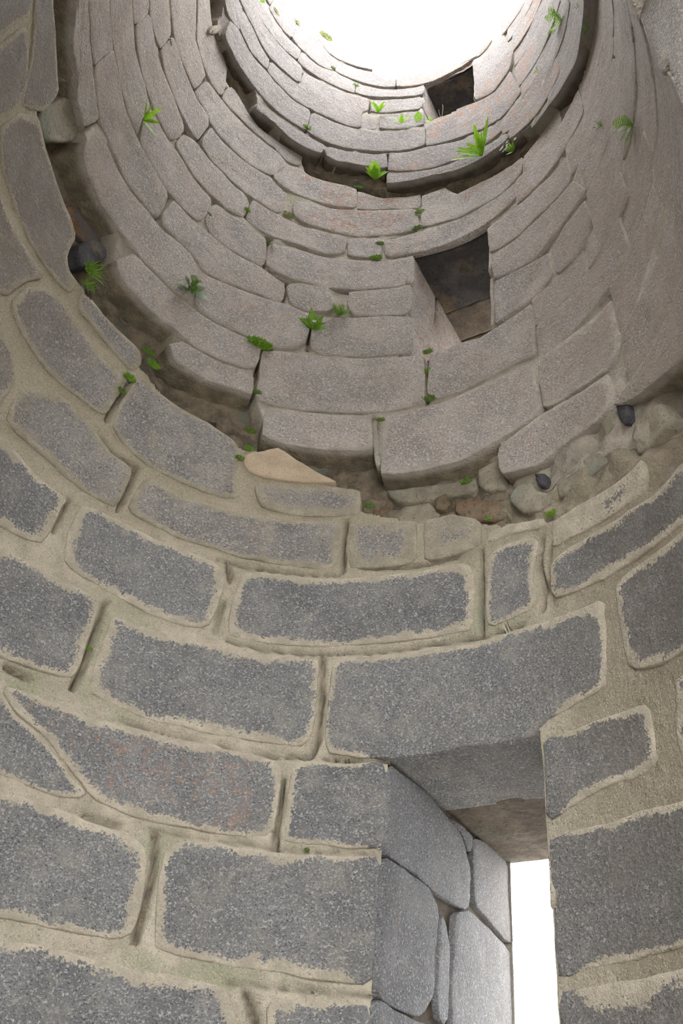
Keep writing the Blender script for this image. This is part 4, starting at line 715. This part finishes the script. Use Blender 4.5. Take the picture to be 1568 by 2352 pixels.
def build_bed(name, sec, zlo, zhi, label):
    dz = (.013, .016, .02)[sec]
    deg = (np.degrees(AZ)+180) % 360 - 180
    l1, u1, l2, u2 = gi(G1L, deg), gi(G1U, deg), gi(G2L, deg), gi(G2U, deg)
    lo = {0: np.full(NA, BOT), 1: (l1+u1)/2, 2: (l2+u2)/2}[sec]
    hi = {0: (l1+u1)/2, 1: (l2+u2)/2, 2: np.full(NA, TOP)}[sec]
    nzr = int((zhi-zlo)/dz)
    Z = lo[None, :]+(hi-lo)[None, :]*np.linspace(0, 1, nzr+1)[:, None]
    cd = crack_depth(np.broadcast_to(np.radians(deg)*1.2, Z.shape), Z)
    verts, deep, faces = [], [], []
    base = (.0050, .006, .007)[sec]; amp = (.006, .012, .013)[sec]
    gdep = np.interp(deg, [-110, -30, -8, 5, 38, 48, 60, 76, 84, 100], [.13, .13, .13, .12, .10, .045, .018, .020, .09, .14])
    gcol = np.interp(deg, [38, 50, 76, 86], [1, .3, .3, 1])
    for j in range(nzr+1):
        for i in range(NA):
            z = Z[j, i]; az = AZ[i]
            if sec == 2 and j == 0:              # ledge that joins the narrower top lift to the wall below
                verts.append(pt(az, z, radius(z, 1)+.09)); deep.append(1.); continue
            x, y = math.sin(az)*1.2, math.cos(az)*1.2
            d = base + amp*max(0., nz(x*5, y*5, z*5)*1.6+.25) + .004*nz(x*22, y*22, z*22) + cd[j, i]*(1.15+1.2*nz(x*17, y*17, z*17+5))
            if sec > 0: d += .035*max(0., nz(x*2.6+7, y*2.6, z*2.6)*2-.1)
            k = min(1., cd[j, i]/.022)
            for g, (l, u) in enumerate(((l1[i], u1[i]), (l2[i], u2[i]))):
                if u-l > .03 and l-.03 < z < u+.045:
                    k = gcol[i] if g == 0 else 1.
                    d = max(d, .022*abs(nz(x*15, y*15, z*15+3)) + (gdep[i] if g == 0 else .075) + .030*nz(x*9, y*9, z*9) + .012*nz(x*25, y*25, z*25))
            verts.append(pt(az, z, radius(z, sec)+d)); deep.append(k)
    for j in range(nzr):
        for i in range(NA):
            i2 = (i+1) % NA
            am = AZ[i]+((AZ[i2]-AZ[i]) % (2*math.pi))/2
            if in_opening(am, (Z[j, i]+Z[j+1, i])/2, .3): continue
            faces.append((j*NA+i, (j+1)*NA+i, (j+1)*NA+i2, j*NA+i2))
    me = mesh(name, verts, faces, attrs={'deep': deep})
    return link(name, me, M_MORTAR[sec], kind='structure', label=label)
WALLS = [build_bed('wall_lower', 0, BOT, 2.2*SCALE, 'lower lift of the round tower wall, dark granite blocks in pale beige mortar'),
         build_bed('wall_middle', 1, 1.5*SCALE, 4*SCALE, 'middle lift of the round tower wall, grey dressed blocks between the two dark grooves'),
         build_bed('wall_upper', 2, 3.5*SCALE, TOP, 'top lift of the round tower wall, pale weathered blocks below the open sky')]

# outer face and wall head of the tower
THICK = .725*SCALE
def build_outer():
    n, m = 160, 60
    verts, faces = [], []
    for j in range(m+1):
        z = BOT + (TOP-.08-BOT)*j/m
        for i in range(n):
            verts.append(pt(2*math.pi*i/n, z, RAD[0]-TAPER*z+THICK))
    for j in range(m):
        zc = BOT + (TOP-.08-BOT)*(j+.5)/m
        for i in range(n):
            az = 2*math.pi*(i+.5)/n; r = RAD[0]-TAPER*zc+THICK
            x, y = r*math.sin(az), r*math.cos(az)
            skip = y < 0 and DOOR[0]-.05 < x < DOOR[1]+.05 and zc < DOOR[3]
            for w in WIN:
                a = math.radians(w['axis'])
                v = x*math.cos(a)-y*math.sin(a); u = x*math.sin(a)+y*math.cos(a)
                if u > 0 and w['v0']*SCALE-.03 < v < w['v1']*SCALE+.03 and w['z0']*SCALE-.06 < zc < w['z1']*SCALE+.05: skip = True
            if not skip:
                i2 = (i+1) % n; faces.append((j*n+i, j*n+i2, (j+1)*n+i2, (j+1)*n+i))
    k = len(verts)
    for i in range(n):
        verts.append(pt(2*math.pi*i/n, TOP-.06, radius(TOP, 2)+.03))
    for i in range(n):
        i2 = (i+1) % n; faces.append((m*n+i, m*n+i2, k+i2, k+i))
    return link('wall_outer', mesh('wall_outer', verts, faces), M_STONE[1], kind='structure', label='weathered outer face and head of the tower wall')
build_outer()
# floor and ground
def disc(name, r, z, mat, label, n=96):
    v = [(0, 0, z)] + [(r*math.sin(2*math.pi*i/n), r*math.cos(2*math.pi*i/n), z) for i in range(n)]
    return link(name, mesh(name, v, [(0, 1+(i+1) % n, 1+i) for i in range(n)], False), mat, kind='structure', label=label)
disc('floor', RAD[0]+.5, 0.004, M_GROUND, 'unseen tower floor, made pale gravel to bounce light')
disc('bounce_ground_1', 60, 0.0, M_BOUNCE_GROUND, 'unseen ground outside, made pale gravel to bounce light in')

# ------------------------------------------------------------------ stones
def outline(poly, gap, rnd, step, seed):
    P = np.array(poly, float)
    ar = .5*np.sum(P[:, 0]*np.roll(P[:, 1], -1)-np.roll(P[:, 0], -1)*P[:, 1])
    if ar < 0: P = P[::-1]
    # round corners
    Q = []
    n = len(P)
    for i in range(n):
        a, b, c = P[i-1], P[i], P[(i+1) % n]
        la, lc = np.linalg.norm(a-b), np.linalg.norm(c-b)
        da, dc = min(rnd, .42*la), min(rnd, .42*lc)
        pa, pc = b+(a-b)*da/max(la, 1e-6), b+(c-b)*dc/max(lc, 1e-6)
        Q += [pa, .25*pa+.5*b+.25*pc, pc]
    Q = np.array(Q)
    # resample
    L = np.linalg.norm(np.roll(Q, -1, 0)-Q, axis=1); tot = L.sum()
    m = int(min(72, max(18, tot/step)))
    cum = np.concatenate([[0], np.cumsum(L)]); Qc = np.vstack([Q, Q[:1]])
    tt = np.arange(m)*tot/m
    R = np.stack([np.interp(tt, cum, Qc[:, 0]), np.interp(tt, cum, Qc[:, 1])], 1)
    tg = np.roll(R, -1, 0)-np.roll(R, 1, 0); tg /= np.maximum(np.linalg.norm(tg, axis=1), 1e-9)[:, None]
    N = np.stack([-tg[:, 1], tg[:, 0]], 1)           # inward for CCW
    w = np.array([nz(p[0]*30+seed, p[1]*30, seed*.37)*.004 + nz(p[0]*9+seed, p[1]*9, seed*.71)*.004 for p in R])
    R = R + N*(gap + w)[:, None]
    return R, N
def stone_mesh(poly, mapf, seed, smear, gap, off=0., lichen=0., depth=.25, rnd=.022, bevel=.006, rough=.006, step=.035, tilt=.010, boost=None):
    R, N = outline(poly, gap*.5, rnd, step, seed)
    c = R.mean(0); m = len(R)
    ext = np.min(np.ptp(R, axis=0)); b = min(bevel, .16*ext)
    rnds = random.Random(seed)
    tx, tz = rnds.uniform(-tilt, tilt), rnds.uniform(-tilt, tilt)
    rings = [(R, depth), (R, b), (R+N*b*.35, b*.35), (R+N*b, b*.06)]
    F = R+N*b
    for t in (.14, .34, .56, .78): rings.append((F+(c-F)*t, 0.))
    verts, edge = [], []
    seg = np.roll(R, -1, 0)-R; sl = np.maximum((seg**2).sum(1), 1e-12)
    def dist(p):
        k = np.clip(((p-R)*seg).sum(1)/sl, 0, 1); return math.sqrt(((R+seg*k[:, None]-p)**2).sum(1).min())
    for ri, (Q, d) in enumerate(rings):
        for q in Q:
            dd = d
            if ri > 0:
                dd += off + (q[0]-c[0])*tx + (q[1]-c[1])*tz + rough*nz(q[0]*6+seed, q[1]*6, 3.1) + .35*rough*nz(q[0]*24+seed, q[1]*24, 9.)
            verts.append(mapf(q[0], q[1], dd)); 
            bo = boost(q) if boost else 0.
            edge.append((bo if bo > .8 else -1.) if ri == 0 else (0. if ri < 2 else dist(q)/smear) + bo)
    verts.append(mapf(c[0], c[1], off)); edge.append(dist(c)/smear)
    faces = []
    K = len(rings)
    for k in range(K-1):
        for i in range(m):
            j = (i+1) % m
            faces.append((k*m+i, k*m+j, (k+1)*m+j, (k+1)*m+i))
    for i in range(m): faces.append(((K-1)*m+i, (K-1)*m+(i+1) % m, K*m))
    return mesh('stone', verts, faces, attrs={'edge': edge, 'lichen': [lichen]*len(verts)})
def cyl_map(rref, sec):
    def f(s, z, d): return pt(s/rref, z, radius(z, sec)+d)
    return f
def window_boost(rref, sec):
    # no pointing is smeared over the dressed arrises around the windows
    w = WIN[sec]; a0, a1, z1 = math.radians(w['az'][0])*rref, math.radians(w['az'][1])*rref, w['z1']*SCALE; z0 = w['z0']*SCALE
    def f(q):
        ds = max(a0-q[0], q[0]-a1, 0.); dz = max(q[1]-z1, z0-q[1], 0.)
        return 2.2*max(0., 1-math.hypot(ds, dz)/.10)
    return f
for k, (sec, sm, gap, off, lich, poly) in enumerate(STONES):
    zm = sum(p[1] for p in poly)/len(poly)/1000; rref = radius(zm, sec)
    P = [(math.radians(a)*rref, z/1000) for a, z in poly]
    me = stone_mesh(P, cyl_map(rref, sec), k+1, max(.002, sm/1000), gap/1000, -off/1000, (.12, 1., 2.)[lich], rnd=(.016, .008, .007)[sec], bevel=(.005, .0045, .004)[sec], rough=(.0035, .006, .005)[sec], tilt=(.005, .010, .010)[sec], boost=window_boost(rref, sec), depth=.42 if k == 9 else .25)
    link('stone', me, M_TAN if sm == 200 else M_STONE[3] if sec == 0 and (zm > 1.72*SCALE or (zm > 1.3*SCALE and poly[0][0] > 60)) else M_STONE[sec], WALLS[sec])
for k, (sec, off, tone, poly) in enumerate(RUBBLE):
    zm = sum(p[1] for p in poly)/len(poly)/1000; rref = radius(zm, sec)
    P = [(math.radians(a)*rref, z/1000) for a, z in poly]
    me = stone_mesh(P, cyl_map(rref, sec), 900+k, .01, .004, off/1000, 0., depth=.30, rnd=.009, bevel=.010, rough=.012)
    link('rubble_stone', me, M_RUB[tone], WALLS[0 if zm < 2.9*SCALE else 1])

# ------------------------------------------------------------------ window reveals
def win_frame(w):
    a = math.radians(w['axis'])
    ua = np.array((math.sin(a), math.cos(a), 0)); va = np.array((math.cos(a), -math.sin(a), 0))
    return ua, va
def rect(a0, a1, b0, b1, j=.004, rng=None):
    rng = rng or random.Random(1)
    q = lambda: rng.uniform(-j, j)
    return [(a0+q(), b0+q()), ((a0+a1)/2, b0+q()), (a1+q(), b0+q()), (a1+q(), b1+q()), ((a0+a1)/2, b1+q()), (a0+q(), b1+q())]
for wi, w in enumerate(WIN):
    ua, va = win_frame(w)
    e = link('window_%d' % (wi+1), None, kind='structure', label=('tall lower window slit, white sky showing at its foot', 'middle square window with a dark stone lintel', 'small top window with a black lintel just below the rim')[wi])
    V0, V1, Z0, Z1 = (w[k]*SCALE for k in ('v0', 'v1', 'z0', 'z1'))
    def U_in(v, z): return math.sqrt(radius(z, w['sec'])**2-v*v)
    def U_out(z): return math.sqrt((RAD[0]-TAPER*z+THICK)**2-.2**2)+.01
    def jmap(v, sign):
        def f(u, z, d):
            p = ua*u+va*(v+sign*d); return (p[0], p[1], z+ZO)
        return f
    rng = random.Random(40+wi)
    # left reveal
    if wi == 0:
        for k, (_, poly) in enumerate(JAMBS):
            P = [(max(u/1000, U_in(V0, z/1000)+.004), z/1000) for u, z in poly]
            link('jamb_stone', stone_mesh(P, jmap(V0, -1), 700+k, .004, -.003, .0, .2, depth=.12, rnd=.010, bevel=.004, boost=lambda q: 2.), M_JAMB, e)
        zs = [Z0, Z0+.3, .35*SCALE]
    elif wi == 1: zs = [Z0, Z0+.30, Z0+.58, Z1+.02]
    else: zs = [Z0, Z0+.22, Z0+.38, Z1+.02]
    for a, b in zip(zs[:-1], zs[1:]):
        u0, u2 = U_in(V0, (a+b)/2)+.006, U_out((a+b)/2); um = u0+(u2-u0)*rng.uniform(.3, .5)
        for p, q in ((u0, um), (um, u2)):
            link('jamb_stone', stone_mesh(rect(p, q, a, b, .006, rng), jmap(V0, -1), rng.randint(1, 900), .003, .002, rng.uniform(0, .006), .8, depth=.12, rnd=.012, bevel=.008), M_JAMB if wi == 0 else M_STONE[1], e)
    # right reveal
    zs = np.linspace(Z0, Z1+.02, 5 if wi == 0 else 3)
    for a, b in zip(zs[:-1], zs[1:]):
        u0, u2 = U_in(V1, (a+b)/2)+.006, U_out((a+b)/2); um = u0+(u2-u0)*rng.uniform(.4, .6)
        for p, q in ((u0, um), (um, u2)):
            link('jamb_stone', stone_mesh(rect(p, q, a, b, .004, rng), jmap(V1, 1), rng.randint(1, 900), .008, .005, 0., .3, depth=.12, rnd=.012, bevel=.008), M_JAMB if wi == 0 else M_STONE[1], e)
    # mortar behind the reveal stones
    vs, fs = [], []
    def quad(a, b, c, d):
        n = len(vs); vs.extend([a, b, c, d]); fs.append((n, n+1, n+2, n+3))
    for v, sg in ((V0, -1), (V1, 1)):
        f = jmap(v, sg)
        for z_a, z_b in ((Z0-.05, Z1+.05),):
            quad(f(U_in(v, Z0)+.03, z_a, .022), f(U_out(Z0), z_a, .022), f(U_out(Z1), z_b, .022), f(U_in(v, Z1)+.03, z_b, .022))
    def hmap(z, sg):
        def f(u, v, d):
            p = ua*u+va*v; return (p[0], p[1], z+sg*d+ZO)
        return f
    for z, sg in ((Z1, 1), (Z0, -1)):
        f = hmap(z, sg); quad(f(U_in(V0, z)+.05, V0-.04, .03), f(U_out(z), V0-.04, .03), f(U_out(z), V1+.04, .03), f(U_in(V1, z)+.05, V1+.04, .03))
    link('mortar_bed', mesh('mortar_bed', vs, fs, False, {'deep': [1.]*len(vs)}), M_SOFFIT_BROWN, e)
    # lintels (soffits) and sill
    uo = U_out(Z1)
    ui = U_in(0, Z1)
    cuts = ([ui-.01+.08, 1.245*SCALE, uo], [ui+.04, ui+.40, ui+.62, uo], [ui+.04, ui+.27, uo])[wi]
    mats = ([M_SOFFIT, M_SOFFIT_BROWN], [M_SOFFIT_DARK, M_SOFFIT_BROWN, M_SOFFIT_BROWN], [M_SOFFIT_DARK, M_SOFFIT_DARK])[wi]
    for n, (p, q, mt) in enumerate(zip(cuts[:-1], cuts[1:], mats)):
        def lmap(u, v, d, n=n):
            # front edge follows the curve of the wall
            if n == 0 and u < p+.1:
                u = u + (U_in(v, Z1)+.035-(p))*max(0, 1-(u-p)/.1)
            pp = ua*u+va*v; return (pp[0], pp[1], Z1+d+ZO)
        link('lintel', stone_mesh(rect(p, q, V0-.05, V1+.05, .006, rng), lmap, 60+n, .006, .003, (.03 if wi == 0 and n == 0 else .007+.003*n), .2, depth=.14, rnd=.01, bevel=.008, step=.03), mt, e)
    for p, q in ((U_in(0, Z0)+.03, U_in(0, Z0)+.45), (U_in(0, Z0)+.45, U_out(Z0))):
        link('sill', stone_mesh(rect(p, q, V0-.05, V1+.05, .006, rng), hmap(Z0, -1), 80, .006, .004, 0., .6, depth=.14, rnd=.01, bevel=.01), M_STONE[1], e)

# ------------------------------------------------------------------ doorway the camera stands in
d = link('door_1', None, kind='structure', label='open doorway behind the viewer, made tall to light the lower wall')
rng = random.Random(5)
for x, sg in ((DOOR[0], -1), (DOOR[1], 1)):
    zs = [BOT, -.55, -.05, .4, .85, 1.3, 1.75, 2.1, 2.5, DOOR[3]+.02]
    for a, b in zip(zs[:-1], zs[1:]):
        yi = -math.sqrt(radius((a+b)/2, 0)**2-x*x)+.012; yo = -math.sqrt((RAD[0]-TAPER*a+THICK)**2-x*x)
        ym = yi+(yo-yi)*rng.uniform(.4, .6)
        for p, q in ((yo, ym), (ym, yi)):
            def f(y, z, dd, x=x, sg=sg): return (x+sg*dd, y, z+ZO)
            link('jamb_stone', stone_mesh(rect(p, q, a, b, .006, rng), f, rng.randint(1, 999), .003, -.004, rng.uniform(0, .006), .5, depth=.13), M_STONE[3], d)
for k in range(3):
    y0, y1 = -(.88+.27*k)*SCALE, -(1.15+.27*k)*SCALE
    def f(x, y, dd): return (x, y, DOOR[3]+dd+ZO)
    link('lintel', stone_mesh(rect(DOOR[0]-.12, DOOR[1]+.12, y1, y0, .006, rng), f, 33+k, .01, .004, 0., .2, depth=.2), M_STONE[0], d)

# ------------------------------------------------------------------ plants
def blade(rng, L, W, az, el, droop, nseg=5, shape='ovate', fold=.25, base=(0, 0, 0)):
    """a leaf: verts, faces. az turns about the wall normal (0 = up), el tilts out of the wall."""
    d = Vector((math.sin(az)*math.cos(el), math.sin(el), math.cos(az)*math.cos(el))).normalized()
    side = d.cross(Vector((0, 1, 0)))
    if side.length < .1: side = Vector((1, 0, 0))
    side.normalize(); nrm = side.cross(d).normalized()
    p = Vector(base); v, f = [], []
    for i in range(nseg+1):
        t = i/nseg
        if shape == 'ovate': w = W*max(.06, math.sin(math.pi*min(1, t**.75*.98+.02)))
        elif shape == 'lobed': w = W*(.10+.9*math.sin(math.pi*min(1, .08+t*.9)))*(1.0 if i % 2 else .62)
        else: w = W*(1-t)**.7+.0004
        q = p+Vector((0, 0, -1))*0
        v += [tuple(q-side*w*.5+nrm*fold*w*.5), tuple(q), tuple(q+side*w*.5+nrm*fold*w*.5)]
        dd = (d+Vector((0, .15, -1))*droop*t).normalized(); p = p+dd*(L/nseg)
    for i in range(nseg):
        for k in (0, 1):
            a = i*3+k; f.append((a, a+1, a+4, a+3))
    return v, f
def merge(parts):
    V, F = [], []
    for v, f in parts:
        n = len(V); V += v; F += [tuple(i+n for i in q) for q in f]
    return V, F
def frond(rng, L, az, el, droop):
    parts = []
    d = Vector((math.sin(az)*math.cos(el), math.sin(el), math.cos(az)*math.cos(el))).normalized()
    p = Vector((0, 0, 0)); n = 11
    for i in range(n):
        t = i/n
        dd = (d+Vector((0, .1, -1))*droop*t).normalized(); p2 = p+dd*(L/n)
        side = dd.cross(Vector((0, 1, .2))).normalized()
        w = L*.30*math.sin(math.pi*(.12+.85*t))
        up_ = side.cross(dd).normalized()*.15*w
        h = L/n*.42
        for s in (-1, 1):
            tip = p+side*s*w+dd*w*.45-up_*s
            b0, b1 = p-dd*h*.2, p+dd*h
            m0, m1 = (b0+tip)/2-dd*h*.35, (b1+tip)/2+dd*h*.5
            parts.append(([tuple(b0), tuple(m0), tuple(tip), tuple(m1), tuple(b1)], [(0, 1, 2, 3, 4)]))
        parts.append(([tuple(p-side*.0008), tuple(p+side*.0008), tuple(p2+side*.0008), tuple(p2-side*.0008)], [(0, 1, 2, 3)]))
        p = p2
    return merge(parts)
def place(o, az, z, sec, out=.0):
    r = radius(z, sec)-out
    a = math.radians(az)
    n = Vector((-math.sin(a), -math.cos(a), 0)); t = Vector((math.cos(a), -math.sin(a), 0)); t = n.cross(Vector((0, 0, 1))).normalized()
    p = Vector(pt(a, z, r))
    o.matrix_world = Matrix(((t.x, n.x, 0, p.x), (t.y, n.y, 0, p.y), (t.z, n.z, 1, p.z), (0, 0, 0, 1)))
def stem_set(rng, n, S):
    parts = []
    for i in range(n):
        p = Vector((rng.uniform(-.08, .08)*S, 0, 0)); q = S*.012; bend = rng.uniform(-.5, .5)
        pts = [p+Vector((bend*S*.25*math.sin(t*2.5)*t, S*.25*t, S*t*(1 if i == 0 else .55))) for t in np.linspace(0, 1, 7)]
        for a, b in zip(pts[:-1], pts[1:]):
            parts.append(([tuple(a+Vector((-q, 0, 0))), tuple(a+Vector((q, 0, 0))), tuple(a+Vector((0, q, 0))), tuple(b+Vector((-q, 0, 0))), tuple(b+Vector((q, 0, 0))), tuple(b+Vector((0, q, 0)))], [(0, 1, 4, 3), (1, 2, 5, 4), (2, 0, 3, 5)]))
    return merge(parts)
CATS = {'stem': ('dry_stem', 'plant'), 'fern': ('fern', 'fern'), 'fern_tuft': ('fern_tuft', 'fern'), 'rosette': ('leafy_weed', 'plant'), 'leafy': ('leafy_plant', 'plant'), 'flower': ('flowering_plant', 'plant'),
        'leaf': ('leaf_seedling', 'plant'), 'moss': ('moss_tuft', 'moss'), 'grass': ('grass_tuft', 'grass')}
def bladeset(rng, n, S, thin):
    parts = []
    # a low lumpy cushion with fine shoots on it
    V, F = [], []
    m, kx = 10, S*.5
    for j in range(5):
        ph = math.pi*.5*j/4
        for i in range(m):
            a = 2*math.pi*i/m; q = 1+.25*nz(i*.9, j*.8, S*99)
            V.append((kx*math.cos(a)*math.cos(ph)*q, S*.16*math.sin(ph)-.004, kx*.42*math.sin(a)*math.cos(ph)*q))
    for j in range(4):
        for i in range(m): F.append((j*m+i, j*m+(i+1) % m, (j+1)*m+(i+1) % m, (j+1)*m+i))
    parts.append((V, F))
    for k in range(n*16):
        a = rng.uniform(0, 2*math.pi); rr = S*.5*math.sqrt(rng.random())
        b = (rr*math.cos(a), S*.1*(1-rr/S), rr*.5*math.sin(a))
        parts.append(blade(rng, S*rng.uniform(.09, .20), S*thin, rng.uniform(-1.8, 1.8), rng.uniform(.2, 1.2), rng.uniform(0, 1), 2, 'grass', .2, b))
    return merge(parts)
for k, (kind, az, z, sec, size, n, lab) in enumerate(PLANTS):
    rng = random.Random(500+k); S = size/1000
    name, cat = CATS[kind]
    if kind == 'stem':
        V, F = stem_set(rng, n, S)
        o = link(name, mesh(name, V, F), M_STEM, label=lab, cat=cat, group='wild plants growing from the tower wall'); place(o, az, z/1000, sec, .0)
        continue
    if kind in ('moss', 'grass'):
        if kind == 'moss': V, F = bladeset(rng, n, S, .05)
        else: V, F = merge([blade(rng, S*rng.uniform(.5, 1.), S*.045, rng.uniform(-2.6, 2.6), rng.uniform(.2, 1.), rng.uniform(.6, 2), 4, 'grass', .2, (rng.uniform(-.3, .3)*S, 0, rng.uniform(-.25, .25)*S)) for _ in range(n*4)])
        o = link(name, mesh(name, V, F), M_MOSS2 if ('pale' in lab or 'yellow' in lab or 'dry' in lab) else (M_FERN2 if ('bright' in lab or k % 3 == 0) else M_MOSS), label=lab, cat=cat, group='moss and grass tufts in the joints')
        place(o, az, z/1000, sec, .0)
        continue
    e = link(name, None, label=lab, cat=cat, group='wild plants growing from the tower wall'); place(e, az, z/1000, sec, .065 if 'largest' in lab else .015 if kind in ('leafy', 'rosette', 'flower') else 0.)
    e.empty_display_size = .02
    if kind in ('fern', 'fern_tuft'):
        for i in range(n):
            a = (i/(max(1, n-1))*2-1)*(1.9 if kind == 'fern' else 1.5)+rng.uniform(-.2, .2)
            V, F = frond(rng, S*rng.uniform(.55, .85)*(1 if kind == 'fern' else .8), a, rng.uniform(.25, 1.0), rng.uniform(.5, 1.5))
            link('frond', mesh('frond', V, F), M_FERN if ('dark' in lab) else M_FERN2, e)
    else:
        if kind == 'leaf':
            for i in range(n): V, F = blade(rng, S*.85, S*.6, rng.uniform(-.5, .3), .5, .15, 6, 'ovate'); link('leaf', mesh('leaf', V, F), M_LEAF, e)
            continue
        for i in range(n):
            a = (i/(max(1, n-1))*2-1)*(1.9 if kind == 'rosette' else 1.5)+rng.uniform(-.25, .25)
            L = S*rng.uniform(.55, .9)
            wdt = L*(.27 if 'lobed' in lab else .42 if 'strap' not in lab else .22)
            if kind == 'flower': L *= .6; wdt = L*.3
            V, F = blade(rng, L, wdt, a, rng.uniform(.35, .9), rng.uniform(.1, .6), 8, 'lobed' if 'lobed' in lab else 'ovate')
            link('leaf', mesh('leaf', V, F), M_FERN2 if kind in ('rosette', 'flower') else M_LEAF, e)
        if kind in ('flower', 'rosette'):
            for i in range(7 if kind == 'flower' else 2):
                c = Vector((rng.uniform(-.35, .35)*S, rng.uniform(.2, .45)*S, rng.uniform(-.1, .5)*S))
                st = [(0, 0, 0), (.0015, 0, 0), (c.x+.0008, c.y, c.z), (c.x, c.y, c.z)]
                fl = link('flower', mesh('flower', st, [(0, 1, 2, 3)]), M_STEM, e)
                parts = []
                for q in range(5):
                    t_ = 2*math.pi*q/5; r_p = S*.10
                    parts.append(([tuple(c), tuple(c+Vector((math.cos(t_-.35)*r_p*.7, .1*r_p, math.sin(t_-.35)*r_p*.7))), tuple(c+Vector((math.cos(t_)*r_p, .2*r_p, math.sin(t_)*r_p))), tuple(c+Vector((math.cos(t_+.35)*r_p*.7, .1*r_p, math.sin(t_+.35)*r_p*.7)))], [(0, 1, 2, 3)]))
                V, F = merge(parts); link('petals', mesh('petals', V, F), M_PETAL, fl)
